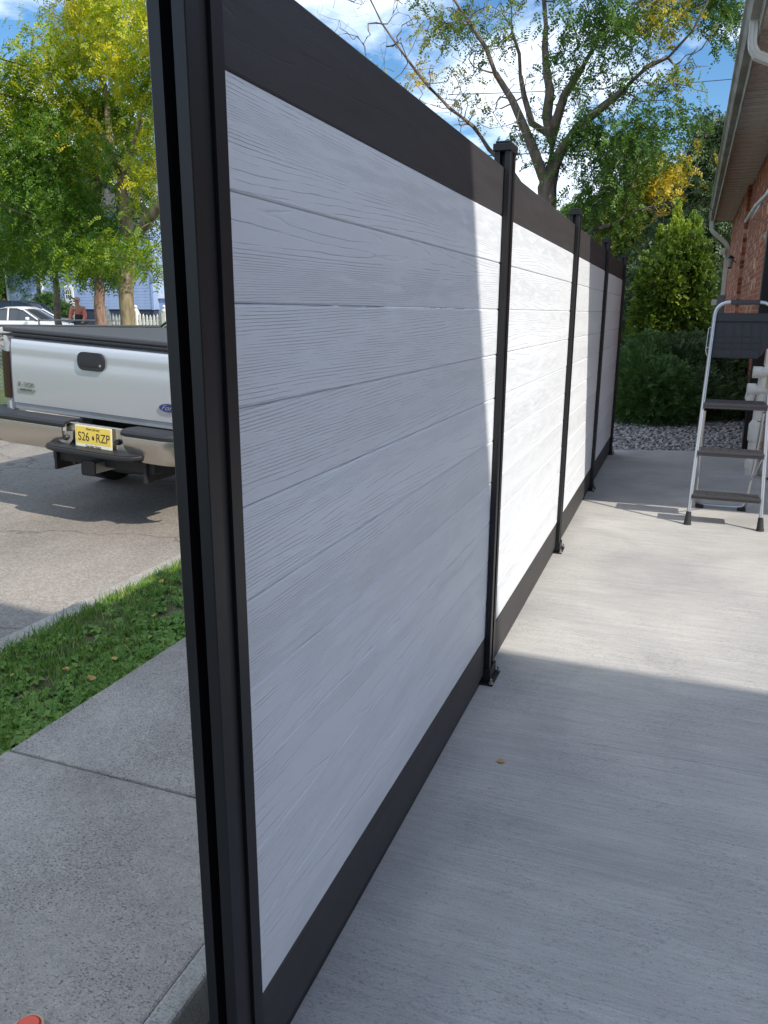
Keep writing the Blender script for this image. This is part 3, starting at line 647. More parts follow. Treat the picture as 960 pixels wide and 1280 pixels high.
# ------------------------------------------------------------------ PVC vent pipes
t = thing('plastic_drain_pipe', 'white plastic pipe stack with side stubs standing by the brick wall behind the ladder', 'pipe', (.665, 7.46, GZ))
obj('lower_pipe', tubem([(0, 0, 0), (0, 0, .42)], .058, 20), M['pvc'], t)
obj('pipe_coupling', tubem([(0, 0, .30), (0, 0, .31), (.0, 0, .44), (.01, 0, .47)], [.066, .07, .07, .058], 20), M['pvc'], t)
obj('pipe_base', tubem([(0, 0, .06), (0, 0, .12)], .068, 20), M['pvc'], t)
obj('upper_pipe', tubem([(.008, 0, .48), (.012, 0, .70), (.02, 0, .93)], .056, 20), M['pvc'], t)
obj('pipe_stub', tubem([(.04, -.02, .74), (-.05, -.02, .74), (-.052, -.02, .74), (-.12, -.02, .74)], [.045, .045, .055, .055], 18), M['pvc'], t)
obj('pipe_stub', tubem([(.10, -.03, .89), (-.02, -.03, .89), (-.022, -.03, .89), (-.09, -.03, .89)], [.045, .045, .05, .05], 18), M['pvc'], t)
obj('pipe_elbow', tubem([(-.085, -.02, .71), (-.09, -.02, .67), (-.085, -.02, .63)], [.04, .04, .03], 12), M['pvc'], t)
obj('pipe_cap', tubem([(.07, -.06, .76), (.07, -.06, .93)], .05, 16), M['pvccap'], t)
obj('wall_pipe', tubem([(.03, 0, .92), (.03, 0, 1.2), (.09, 0, 1.24)], .03, 12), M['pvc'], t)

# ------------------------------------------------------------------ step ladder
t = thing('step_ladder', 'folding three-step ladder with silver tube rails and dark treads standing on the patio', 'ladder', (.355, 5.45, GZ))
LA = .25
def rail_pt(s, z):    # local; s=-1/+1, leaning back
    f = z/1.36; return Vector((s*(.222 - .042*f), LA*z, z))
def arc(s):
    pts = [rail_pt(s, z) for z in (.0, .4, .8, 1.25, 1.36)]
    a = rail_pt(s, 1.36)
    for k in range(1, 6):
        an = R(18*k); pts.append(a + Vector((-s*.085*(1-math.cos(an)), LA*.085*math.sin(an), .085*math.sin(an))))
    pts.append(pts[-1] + Vector((-s*.01, 0, 0))); return pts
fr = arc(-1) + list(reversed(arc(1)))
bm = tubem(fr, .0125, 10)
rails = obj('rail_frame', bm, M['ladder'], t)
zt_ = fr[10].z; yt_ = fr[10].y
obj('foam_grip', tubem([(-.088, yt_, zt_), (.088, yt_, zt_)], .0165, 12), M['foam'], t)
for s in (-1, 1):
    f = obj('rubber_foot', tubem([rail_pt(s, -.0)+Vector((0, -.0, .001)), rail_pt(s, .02), rail_pt(s, .085)], [.026, .022, .016], 10), M['rubber'], t)
    obj('rear_leg', tubem([(s*.165, .55, .03), (s*.175, .40, .35), (s*.18, .24, .74)], .009, 8), M['ladder'], t)
    obj('side_brace', tubem([rail_pt(s, .49), (s*.172, .44, .25)], .006, 6), M['ladder'], t)
    obj('rear_foot', boxm(s*.14-.028, s*.14+.028, .52, .57, 0, .025, bev=.006), M['rubber'], t)
obj('rear_cross_tube', tubem([(-.165, .55, .07), (-.15, .55, .035), (-.12, .55, .022), (.12, .55, .022), (.15, .55, .035), (.165, .55, .07)], .011, 8), M['ladder'], t)
def tread(z, wid, dep, th, back=.03):
    y0 = LA*z - .03; bm = bmesh.new()
    box(bm, -wid/2, wid/2, y0, y0+dep, z-th, z, bev=.006)
    for k in range(7): xx = -wid/2+.03+k*(wid-.06)/6.; box(bm, xx-.003, xx+.003, y0+.02, y0+dep-.02, z+.0005, z+.0025)
    o = obj('tread', bm, M['step'], t)
    bm = bmesh.new(); box(bm, -wid/2-.001, wid/2+.001, y0-.004, y0-.0005, z-th*.42, z-.004); obj('tread_edge', bm, M['foam'], o)
tread(.80, .385, .24, .040); tread(.49, .40, .17, .036); tread(.205, .41, .15, .030)
# folded tray at the top
def trayloc(x, z, off=0.): return Vector((x, LA*z + .02 + off, z))
zb0, zb1 = 1.085, 1.375
poly = [(-.195+.025, zb0), (.10, zb0), (.135, zb0+.03), (.15, zb0+.065), (.19, zb0+.065), (.19, zb1-.02), (.17, zb1), (-.175, zb1), (-.195, zb1-.02), (-.195, zb0+.025)]
bm = bmesh.new(); a = [bm.verts.new(trayloc(x, z)) for x, z in poly]; b = [bm.verts.new(trayloc(x, z, .035)) for x, z in poly]
bm.faces.new(a); bm.faces.new(list(reversed(b)))
for i in range(len(poly)): j = (i+1) % len(poly); bm.faces.new((a[j], a[i], b[i], b[j]))
bmesh.ops.recalc_face_normals(bm, faces=bm.faces)
tr = obj('tool_tray', bm, M['blackplastic'], t)
bm = bmesh.new()
def slab_t(x0, x1, z0, z1, d):
    v = [bm.verts.new(trayloc(x, z, o)) for o in (0.001, -d) for x, z in ((x0, z0), (x1, z0), (x1, z1), (x0, z1))]
    for q in ((4, 5, 6, 7), (0, 1, 5, 4), (1, 2, 6, 5), (2, 3, 7, 6), (3, 0, 4, 7)): bm.faces.new([v[i] for i in q])
slab_t(-.19, .185, zb1-.052, zb1-.006, .012)
slab_t(-.188, -.180, zb0+.03, zb1-.06, .008); slab_t(-.165, .09, zb0+.006, zb0+.012, .008)
for xx in (-.11, -.055, 0, .055, .11): slab_t(xx-.0015, xx+.0015, zb0+.02, zb1-.062, .004)
for zz in (zb0+.06, zb0+.10, zb0+.14): slab_t(-.16, .12, zz-.0015, zz+.0015, .004)
for k in range(6): cxx = -.13+.05*k; slab_t(cxx-.008, cxx+.008, zb0+.07, zb0+.092, .003)
bmesh.ops.recalc_face_normals(bm, faces=bm.faces)
obj('tray_ribs', bm, M['blackplastic'], tr)
obj('tray_wire', tubem([trayloc(-.188, zb1-.09), trayloc(-.207, zb1-.10), trayloc(-.212, zb0+.05), trayloc(-.205, zb0+.02), trayloc(-.18, zb0+.003)], .003, 6), M['ladder'], t)
obj('tray_pin', tubem([trayloc(-.215, zb0+.065), trayloc(-.18, zb0+.065)], .004, 6), M['whitemetal'], t)

# ------------------------------------------------------------------ text helper (flat lettering turned into a mesh)
def text_mesh(s, size, depth=.001, shear=0., sx=1.):
    c = bpy.data.curves.new('lettering', 'FONT'); c.body = s; c.size = size; c.extrude = depth; c.align_x = 'CENTER'; c.align_y = 'CENTER'; c.shear = shear
    o = bpy.data.objects.new('tmp', c); S.collection.objects.link(o)
    dg = bpy.context.evaluated_depsgraph_get(); me = bpy.data.meshes.new_from_object(o.evaluated_get(dg))
    bpy.data.objects.remove(o); bpy.data.curves.remove(c)
    for v in me.vertices: v.co.x *= sx
    return me

# ------------------------------------------------------------------ pickup truck (rear view)
truck = thing('pickup_truck', 'silver pickup truck with black tonneau cover parked at the kerb, seen from behind', 'truck', (-4.045, 4.62, -.215))
truck.rotation_euler = (0, R(3.5), 0)
TW = .90
def bed_profile(y, hw, r):
    return None
# tailgate
bm = bmesh.new()
prof = [(0.03, .772), (0.0, .785), (-.004, .828), (-.012, .833), (-.014, .90), (-.0165, 1.0), (-.0170, 1.08), (-.0155, 1.14), (-.0125, 1.18), (-.0120, 1.205), (-.0130, 1.235), (-.011, 1.27), (-.004, 1.30), (.02, 1.322), (.06, 1.327), (.06, .772)]
a = [bm.verts.new((-.745, y, z)) for y, z in prof]; b = [bm.verts.new((.745, y, z)) for y, z in prof]
bm.faces.new(a); bm.faces.new(list(reversed(b)))
for i in range(len(prof)): j = (i+1) % len(prof); bm.faces.new((a[j], a[i], b[i], b[j]))
bmesh.ops.recalc_face_normals(bm, faces=bm.faces)
tg = obj('tailgate', bm, M['silver'], truck, smooth=True)
# bedsides with rounded rear corners
def bedside(s):
    bm = bmesh.new(); rows = []
    path = [(.752, .03), (.80, -.005), (.845, .01), (.875, .05), (.895, .12), (.905, .3), (.91, .8), (.91, 1.1), (.91, 1.9), (.90, 2.35)]
    zs = [(.62, .985), (.75, 1.0), (.95, 1.0), (1.15, .99), (1.26, .975), (1.325, .96)]
    for z, k in zs: rows.append([bm.verts.new((s*(.6 + (x-.6)*k), y, z if z > .7 or y > .3 else .78)) for x, y in path])
    for r1, r2 in zip(rows, rows[1:]):
        for i in range(len(path)-1): bm.faces.new((r1[i], r1[i+1], r2[i+1], r2[i])).smooth = True
    # top ledge
    inn = [bm.verts.new((s*.76, y, 1.325)) for x, y in path]
    for i in range(len(path)-1): bm.faces.new((rows[-1][i], rows[-1][i+1], inn[i+1], inn[i]))
    bmesh.ops.recalc_face_normals(bm, faces=bm.faces)
    return bm
for s in (-1, 1):
    bs = obj('bedside', bedside(s), M['silver'], truck)
    bm = bmesh.new(); path = [(.775, -.012), (.835, -.012), (.885, .03), (.905, .10), (.912, .19)]; rows = []
    for z in (.86, .93, 1.0, 1.07, 1.14, 1.21): rows.append([bm.verts.new((s*x, y, z)) for x, y in path])
    for r1, r2 in zip(rows, rows[1:]):
        for i in range(len(path)-1): bm.faces.new((r1[i], r1[i+1], r2[i+1], r2[i])).smooth = True
    bmesh.ops.recalc_face_normals(bm, faces=bm.faces)
    bmesh.ops.solidify(bm, geom=bm.faces[:], thickness=.01)
    tl = obj('tail_light', bm, M['lens'], truck)
    if s > 0: obj('reverse_lens', boxm(min(s*.785, s*.825), max(s*.785, s*.825), -.0215, -.0125, .98, 1.06, bev=.003), M['lenswhite'], tl)
    # wheel and arch
    wh = obj('wheel', tubem([(s*.70, 1.15, .39), (s*.725, 1.15, .39), (s*.87, 1.15, .39), (s*.885, 1.15, .39)], [.34, .39, .39, .34], 28), M['rubber'], truck)
    obj('wheel_rim', tubem([(s*.86, 1.15, .39), (s*.89, 1.15, .39)], [.22, .20], 20), M['chrome'], wh)
    wh = obj('wheel', tubem([(s*.70, 4.75, .39), (s*.725, 4.75, .39), (s*.87, 4.75, .39), (s*.885, 4.75, .39)], [.34, .39, .39, .34], 28), M['rubber'], truck)
    obj('wheel_rim', tubem([(s*.86, 4.75, .39), (s*.89, 4.75, .39)], [.22, .20], 20), M['chrome'], wh)
# bed rail caps + tonneau
obj('tailgate_cap', boxm(-.76, .76, -.012, .07, 1.328, 1.350, bev=.006), M['blackplastic'], truck)
obj('bed_rail_cap', boxm(-.885, -.74, -.0, 2.3, 1.3265, 1.335, bev=.003), M['blackplastic'], truck)
obj('bed_rail_cap', boxm(.74, .885, -.0, 2.3, 1.3265, 1.335, bev=.003), M['blackplastic'], truck)
bm = bmesh.new(); box(bm, -.83, .83, -.005, 2.15, 1.352, 1.392, bev=.012)
for v in bm.verts: v.co.z -= max(0, v.co.y)*.024*(1 if v.co.z > 1.37 else .3)
obj('tonneau_cover', bm, M['tonneau'], truck)
# cab (hidden mostly by its own bed, still a cab)
bm = bmesh.new()
def ring_at(y, hw, z0, z1, hw2): return [bm.verts.new(p) for p in ((-hw, y, z0), (hw, y, z0), (hw, y, 1.3), (hw2, y, z1), (-hw2, y, z1), (-hw, y, 1.3))]
rs = [ring_at(2.38, .92, .6, 1.32, .90), ring_at(4.2, .93, .6, 1.32, .90), ring_at(5.75, .90, .55, 1.2, .80), ring_at(5.95, .86, .6, 1.0, .7)]
for a, b in zip(rs, rs[1:]):
    for i in range(6): j = (i+1) % 6; bm.faces.new((a[i], a[j], b[j], b[i]))
bm.faces.new(rs[0]); bm.faces.new(rs[-1]); bmesh.ops.recalc_face_normals(bm, faces=bm.faces)
cab = obj('cab_body', bm, M['silver'], truck)
bm = bmesh.new(); rs = [[bm.verts.new(p) for p in ((-hw, y, z0), (hw, y, z0), (hw2, y2, z1), (-hw2, y2, z1))] for hw, y, z0, hw2, y2, z1 in ((.86, 2.42, 1.30, .70, 2.55, 1.84), (.86, 4.15, 1.30, .70, 3.55, 1.84))]
for i in range(4): j = (i+1) % 4; bm.faces.new((rs[0][i], rs[0][j], rs[1][j], rs[1][i]))
bm.faces.new(rs[0]); bm.faces.new(rs[1]); bmesh.ops.recalc_face_normals(bm, faces=bm.faces)
obj('cab_glass', bm, M['glass'], truck); obj('cab_roof', boxm(-.72, .72, 2.52, 3.6, 1.842, 1.89, bev=.02), M['silver'], truck)
for s in (-1, 1):
    for a_, b_ in (((s*.87, 2.42, 1.30), (s*.71, 2.55, 1.85)), ((s*.87, 3.25, 1.30), (s*.71, 3.2, 1.85)), ((s*.87, 4.15, 1.30), (s*.71, 3.56, 1.85))): obj('cab_pillar', tubem([a_, b_], .03, 6), M['silver'], truck)
# handle, badges
hd = obj('tailgate_handle', prism(bmesh.new(), rrect(-.115, .115, 1.135, 1.265, .05, 6), -.034, -.0125), M['blackplastic'], tg)
obj('handle_recess', boxm(-.085, .07, -.0375, -.0345, 1.165, 1.195, bev=.002), M['rubber'], tg)
obj('handle_lock', tubem([(.088, -.038, 1.178), (.088, -.034, 1.178)], .009, 10), M['steel'], tg)
bm = bmesh.new(); n_ = 28
for r0, r1, yy, mi in ((.082, .034, -.0195, 0),):
    a = [bm.verts.new((.655 + r0*math.cos(2*PI*k/n_), yy, .935 + r1*math.sin(2*PI*k/n_))) for k in range(n_)]; b = [bm.verts.new((v.co.x, -.026, v.co.z)) for v in a]
    bm.faces.new(b)
    for k in range(n_): bm.faces.new((a[k], a[(k+1) % n_], b[(k+1) % n_], b[k]))
bmesh.ops.recalc_face_normals(bm, faces=bm.faces)
obj('oval_badge_rim', bm, M['chrome'], tg)
bm = bmesh.new(); a = [bm.verts.new((.655 + .076*math.cos(2*PI*k/n_), -.0275, .935 + .029*math.sin(2*PI*k/n_))) for k in range(n_)]; bm.faces.new(a)
obj('oval_badge', bm, M['oval'], tg)
obj('badge_script', text_mesh('Ford', .05, .0006, shear=.45, sx=1.25), M['chrome'], tg, loc=(.655, -.0285, .935), rot=(R(90), 0, 0))
obj('badge_script', text_mesh('F-350', .052, .002, sx=1.3), M['chrome'], tg, loc=(-.615, -.021, .975), rot=(R(90), 0, 0))
pb = obj('badge_plate', boxm(-.69, -.535, -.0235, -.0185, .925, .948, bev=.001), M['chrome'], tg)
obj('badge_script', text_mesh('SUPER DUTY', .019, .0006, sx=1.05), M['ink'], tg, loc=(-.612, -.0245, .9365), rot=(R(90), 0, 0))
# bumper: chrome wings, black pads, centre step
def bumper_wing(s, x0, x1):
    bm = bmesh.new(); rows = []
    xs_ = [x0 + (x1-x0)*k/12 for k in range(13)]
    for (dy, z) in ((-.014, .745), (-.024, .738), (-.026, .71), (-.016, .66), (.000, .60), (.02, .56), (.05, .55)):
        r = []
        for x in xs_:
            e = max(0, (x-.70)/.25); yy = -.20 + .17*e**2.0; zz = z + (.05*e**2 if z < .6 else 0)
            if x < x0+.16 and z < .64: zz = max(zz, .64 - (x-x0)/.16*.10)
            r.append(bm.verts.new((s*x, yy+dy, zz)))
        rows.append(r)
    for a, b in zip(rows, rows[1:]):
        for i in range(12): bm.faces.new((a[i], a[i+1], b[i+1], b[i])).smooth = True
    bmesh.ops.recalc_face_normals(bm, faces=bm.faces)
    bmesh.ops.solidify(bm, geom=bm.faces[:], thickness=.012)
    return bm
for s, x0 in ((-1, .11), (1, .42)):
    obj('bumper_wing', bumper_wing(s, x0, .95), M['chrome'], truck)
    bm = bmesh.new(); pts = []
    for k in range(13):
        x = x0 - .02 + (.955-x0+.02)*k/12; e = max(0, (x-.70)/.25); pts.append((x, -.205 + .17*e*e))
    rows = []
    for o, z in ((-.018, .742), (-.022, .762), (-.008, .780), (.05, .786), (.17, .78)):
        rows.append([bm.verts.new((s*x, y+o if o < .1 else max(y+o, -.03), z)) for x, y in pts])
    for a, b in zip(rows, rows[1:]):
        for i in range(12): bm.faces.new((a[i], a[i+1], b[i+1], b[i])).smooth = True
    bmesh.ops.recalc_face_normals(bm, faces=bm.faces); bmesh.ops.solidify(bm, geom=bm.faces[:], thickness=.02)
    obj('bumper_pad', bm, M['blackplastic'], truck)
obj('bumper_centre', boxm(-.115, .43, -.175, -.15, .60, .775, bev=.004), M['chrome'], truck)
bm = bmesh.new(); poly = [(-.25, -.20), (-.23, -.27), (-.14, -.305), (.43, -.305), (.53, -.27), (.57, -.20), (.57, -.06), (-.25, -.06)]
a = [bm.verts.new((x, y, .575)) for x, y in poly]; b = [bm.verts.new((x, y, .615 if y < -.1 else .63)) for x, y in poly]
bm.faces.new(a); bm.faces.new(b)
for i in range(len(poly)): j = (i+1) % len(poly); bm.faces.new((a[i], a[j], b[j], b[i]))
bmesh.ops.recalc_face_normals(bm, faces=bm.faces); bmesh.ops.bevel(bm, geom=bm.edges[:], offset=.012, segments=3, affect='EDGES')
obj('bumper_step', bm, M['blackplastic'], truck)
# licence plate with frame, bulbs
px0, pz0 = .150, .690
pf = obj('plate_frame', prism(bmesh.new(), rrect(px0-.158, px0+.158, pz0-.082, pz0+.082, .01, 3), -.204, -.198), M['platewhite'], truck)
obj('licence_plate', prism(bmesh.new(), rrect(px0-.150, px0+.150, pz0-.048, pz0+.074, .008, 3), -.2065, -.2045), M['plate'], truck)
obj('plate_lower_band', boxm(px0-.150, px0+.150, -.2063, -.2045, pz0-.076, pz0-.0485), M['platewhite'], truck)
for s_, x_, z_, sz, sx_ in (('S26', -.082, .0, .088, .78), ('RZP', .084, .0, .088, .78), ('New Jersey', 0, .059, .024, 1.05), ('Garden State', 0, -.062, .024, 1.05)):
    obj('plate_lettering', text_mesh(s_, sz, .0004, sx=sx_), M['ink'], pf, loc=(px0+x_, -.2072, pz0+z_), rot=(R(90), 0, 0))
bm = bmesh.new(); vs = [bm.verts.new((px0+a_, -.2075, pz0+b_)) for a_, b_ in ((0, .017), (.008, .004), (.010, -.012), (0, -.018), (-.008, -.010), (-.009, .006))]; bm.faces.new(vs)
obj('plate_emblem', bm, M['ink'], pf)
obj('step_bracket', prism(bmesh.new(), [(-.20, .70), (-.02, .72), (-.025, .66), (-.06, .62), (-.13, .625)], -.212, -.198), M['chrome'], truck)
obj('step_bolt', tubem([(-.085, -.232, .668), (-.085, -.212, .668)], [.018, .024], 14), M['blackplastic'], truck)
obj('step_bolt', tubem([(.345, -.205, .68), (.345, -.176, .68)], [.018, .022], 12), M['blackplastic'], truck)
# hitch and underbody
obj('hitch_beam', boxm(-.30, .60, -.12, -.03, .465, .55, bev=.01), M['chassis'], truck)
obj('hitch_receiver', boxm(.085, .175, -.235, .05, .435, .515, bev=.006), M['steel'], truck)
obj('hitch_plug', boxm(.07, .19, -.245, -.2355, .42, .53, bev=.01), M['chassis'], truck)
for x in (-.25, .54): obj('hitch_side_plate', boxm(x-.012, x+.012, -.15, .2, .40, .60, bev=.004), M['chassis'], truck)
obj('frame_rails', boxm(-.42, .45, .02, 5.0, .45, .60, bev=.01), M['chassis'], truck)
obj('spare_tyre', tubem([(.12, .45, .37), (.12, .45, .41), (.12, .45, .54), (.12, .45, .59)], [.32, .38, .38, .32], 28), M['rubber'], truck)
obj('tailpipe', tubem([(.42, 1.3, .47), (.52, .8, .46), (.55, .5, .45)], .035, 12), M['steel'], truck)
obj('rear_axle', tubem([(-.7, 1.15, .39), (.7, 1.15, .39)], .05, 10), M['chassis'], truck)

# ------------------------------------------------------------------ far cars
def loft(bm, stations):
    rows = [[bm.verts.new(p) for p in st] for st in stations]; n = len(rows[0])
    for a, b in zip(rows, rows[1:]):
        for i in range(n-1):
            f = bm.faces.new((a[i], a[i+1], b[i+1], b[i])); f.smooth = True
    bm.faces.new(rows[0]); bm.faces.new(list(reversed(rows[-1]))); bmesh.ops.recalc_face_normals(bm, faces=bm.faces)
def car(name, label, loc, rotz, paint, suv=False, group=None):
    """nose towards local +x"""
    t = thing(name, label, 'car', loc, rotz, group); L = 4.6; H = 1.68 if suv else 1.44; B = .98 if suv else .88; w = .90
    def st(x, top, wid, zb=.28):
        return [(x, -wid*.93, zb), (x, -wid, zb+.12), (x, -wid, .62), (x, -wid*.96, top-.04), (x, -wid*.84, top), (x, 0, top+.03), (x, wid*.84, top), (x, wid*.96, top-.04), (x, wid, .62), (x, wid, zb+.12), (x, wid*.93, zb)]
    hood = B-.04
    bm = bmesh.new()
    loft(bm, [st(-2.28, B-.25, w*.86, .4), st(-2.2, B-.05, w*.95, .3), st(-1.6, B, w), st(-.9, B, w), st(.4, B, w), st(1.0, B-.01, w), st(1.5, hood-.05, w*.98), st(2.0, hood-.14, w*.94), st(2.25, hood-.25, w*.86, .32), st(2.32, .5, w*.7, .36)])
    obj('body', bm, paint, t)
    # cabin glass + roof skin
    if suv: g = [(-2.15, B-.02, .80), (-1.95, H-.12, .70), (-1.2, H, .68), (.0, H, .68), (.35, H-.08, .68), (1.15, B, .78)]
    else: g = [(-1.75, B-.01, .78), (-1.05, H-.10, .66), (-.6, H, .64), (.1, H, .64), (.35, H-.08, .65), (1.2, B-.01, .78)]
    bm = bmesh.new(); rows = []
    for x, z, ww in g:
        rows.append([bm.verts.new(p) for p in ((x, -w*.93, B-.03), (x, -ww, max(z-.05, B-.03)), (x, -ww*.8, z), (x, 0, z+.02), (x, ww*.8, z), (x, ww, max(z-.05, B-.03)), (x, w*.93, B-.03))])
    for a, b in zip(rows, rows[1:]):
        for i in range(6): bm.faces.new((a[i], a[i+1], b[i+1], b[i])).smooth = True
    bmesh.ops.recalc_face_normals(bm, faces=bm.faces)
    obj('window_glass', bm, M['glass'], t)
    xs_ = [(g[1][0]-.02, g[1][1]+.008), (g[2][0], g[2][1]+.01), (g[3][0], g[3][1]+.01), (g[4][0]+.02, g[4][1]+.008)]
    bm = bmesh.new(); rows = [[bm.verts.new((x, yy, z + (.022 if yy == 0 else 0) - (.05 if abs(yy) > .6 else 0))) for yy in (-.70, -.53, 0, .53, .70)] for x, z in xs_]
    for a, b in zip(rows, rows[1:]):
        for i in range(4): bm.faces.new((a[i], a[i+1], b[i+1], b[i])).smooth = True
    bmesh.ops.recalc_face_normals(bm, faces=bm.faces); bmesh.ops.solidify(bm, geom=bm.faces[:], thickness=.02)
    obj('roof', bm, paint, t)
    for s in (-1, 1):
        obj('pillar', tubem([(g[5][0]+.02, s*.80, B), (g[4][0], s*.67, H-.08)], .03, 6), paint, t)
        obj('pillar', tubem([(-.35, s*.835, B-.02), (-.35, s*.69, H-.05)], .035, 6), paint, t)
        obj('pillar', tubem([(g[0][0], s*.80, B), (g[1][0], s*.70, g[1][1])], .05, 6), paint, t)
        obj('wing_mirror', boxm(.78, .90, min(s*.95, s*1.10), max(s*.95, s*1.10), B+.0, B+.13, bev=.03), paint, t)
        obj('headlight', boxm(2.02, 2.24, min(s*.55, s*.80), max(s*.55, s*.80), .58, .70, bev=.03), M['lenswhite'], t)
        for x in (-1.4, 1.42):
            wh = obj('wheel', tubem([(x, s*.68, .32), (x, s*.70, .32), (x, s*.905, .32), (x, s*.915, .32)], [.28, .32, .32, .29], 20), M['rubber'], t)
            obj('wheel_rim', tubem([(x, s*.90, .32), (x, s*.92, .32)], [.21, .19], 14), M['steel'], wh)
    obj('grille', boxm(2.24, 2.33, -.5, .5, .42, .6, bev=.01), M['rubber'], t)
    return t
_p = atd(88, 400, 35); car('parked_car', 'white sedan parked nose to the street in front of the dark SUV', (_p.x-2.3, _p.y-.2, .04), R(6), M['carwhite'])
_p = atd(84, 400, 40); car('parked_car', 'dark blue SUV parked behind the white sedan', (_p.x-2.3, _p.y-.2, .12), R(8), M['cardark'], suv=True)
_p = atd(178, 400, 17.5); car('parked_car', 'dark green car whose windscreen shows just beyond the silver truck bed', (_p.x+1.3, _p.y+.5, -.2), R(165), M['cargreen'])
car('parked_car', 'silver blue car parked far down the street past the end of the white fence', (-3.95, 39, -.22), R(-90), M['carsilver'], suv=True)

# ------------------------------------------------------------------ blue building, maroon house
blue = thing('blue_building', 'pale blue sided building with a small white door behind the trees', 'building', (0, 0, 0))
BY = 37.0; bx0, bx1 = at(12, 380, BY).x, at(192, 380, BY).x
obj('foundation', boxm(bx0+.06, bx1-.06, BY+.04, BY+8, -.3, 1.42), M['found'], blue)
k = 0; zz = 1.42
sdm = bpy.data.meshes.new('siding_board'); _b = bmesh.new()
prism(_b, [(BY, 0), (BY-.008, .004), (BY-.002, .158), (BY+.05, .158), (BY+.05, 0)], bx0, bx1, 'x'); _b.to_mesh(sdm); _b.free(); sdm.materials.append(M['siding'])
while zz < 6.6: obj('siding_board', sdm, None, blue, loc=(0, 0, zz)); zz += .16
obj('side_wall', boxm(bx1-.04, bx1, BY+.06, BY+8, 1.42, 6.6), M['siding'], blue)
obj('side_wall', boxm(bx0, bx0+.04, BY+.06, BY+8, 1.42, 6.6), M['siding'], blue)
for x in (bx0, bx1): obj('corner_board', boxm(x-.09, x+.05, BY-.05, BY+.03, 1.40, 6.6), M['trimw'] if x == bx0 else M['siding'], blue)
bm = bmesh.new(); xm = (bx0+bx1)/2
prism(bm, [(bx0-.4, 6.5), (bx1+.4, 6.5), (bx1+.4, 6.65), (xm, 9.8), (bx0-.4, 6.65)], BY-.35, BY+8.3); obj('roof', bm, M['shingle'], blue)
for a_, b_ in (((bx0-.45, 6.56), (xm, 9.8)), ((bx1+.45, 6.56), (xm, 9.8))): obj('rake_board', tubem([(a_[0], BY-.38, a_[1]), (b_[0], BY-.38, b_[1])], .09, 4), M['trimw'], blue)
dxl, dxr = at(82.5, 380, BY).x, at(94, 380, BY).x
dz1 = at(88, 356, BY).z; dz0 = dz1 - 2.6
dr = obj('door', boxm(dxl+.05, dxr-.03, BY-.075, BY-.03, dz0, dz1-.08, bev=.005), M['trimw'], blue)
obj('door_frame', boxm(dxl, dxr, BY-.055, BY-.022, dz0, dz1), M['trimw'], blue)
pw = (dxr-dxl-.24)/3
for i in range(3):
    for j in range(2): xx = dxl + .14 + i*pw; z1 = dz1-.30 - j*.25; obj('door_pane', boxm(xx, xx+pw-.05, BY-.082, BY-.076, z1-.20, z1), M['glass'], dr)
xx = at(54, 360, BY).x; obj('downspout', tubem([(xx, BY-.07, 1.3), (xx, BY-.07, 6.5)], .09, 6), M['trimw'], blue)
obj('dark_strip', boxm(xx-.42, xx-.14, BY-.05, BY-.024, 1.5, 5.6), M['found'], blue)  # dark upright strip beside the downspout
obj('wall_sign', boxm(at(133, 360, BY).x, at(137, 360, BY).x, BY-.06, BY-.03, at(134, 361, BY).z, at(134, 355, BY).z), M['trimw'], blue)
lx0, lx1 = at(193, 380, BY+.5).x, at(209, 380, BY+.5).x+1.5
sh = thing('blue_shed', 'low blue shed with a white eave beside the blue building', 'shed', (0, 0, 0))
obj('wall', boxm(lx0+.05, lx1, BY+.5, BY+3, -.2, at(200, 373, BY).z), M['siding'], sh); obj('roof_edge', boxm(lx0, lx1+.1, BY+.4, BY+3.1, at(200, 373, BY).z+.002, at(200, 370.5, BY).z+.02), M['trimw'], sh)
mar = thing('maroon_house', 'dark maroon house with a grey-blue gable at the left edge behind the locust tree', 'house', (0, 0, 0))
mx1 = at(9, 360, 45).x
obj('wall', boxm(mx1-9, mx1, 37.3, 45, -.3, 5.6), M['maroon'], mar)
bm = bmesh.new(); prism(bm, [(mx1-9, 5.602), (mx1, 5.602), (mx1-3.5, 9.6)], 37.3, 45.0); obj('gable', bm, M['siding'], mar)
for a_, b_ in (((mx1+.5, 5.2), (mx1-3.5, 9.75)), ((mx1-9.5, 5.2), (mx1-3.5, 9.75))):
    bm = bmesh.new(); v1 = Vector((a_[0], 36.9, a_[1])); v2 = Vector((b_[0], 36.9, b_[1])); up = Vector((0, 0, .16))
    vs = [bm.verts.new(p) for p in (v1, v2, v2+up, v1+up)]; vb = [bm.verts.new(v.co+Vector((0, 8.8, 0))) for v in vs]
    bm.faces.new(vs); bm.faces.new(vb)
    for i in range(4): j = (i+1) % 4; bm.faces.new((vs[i], vs[j], vb[j], vb[i]))
    bmesh.ops.recalc_face_normals(bm, faces=bm.faces); obj('roof', bm, M['trimw'], mar)

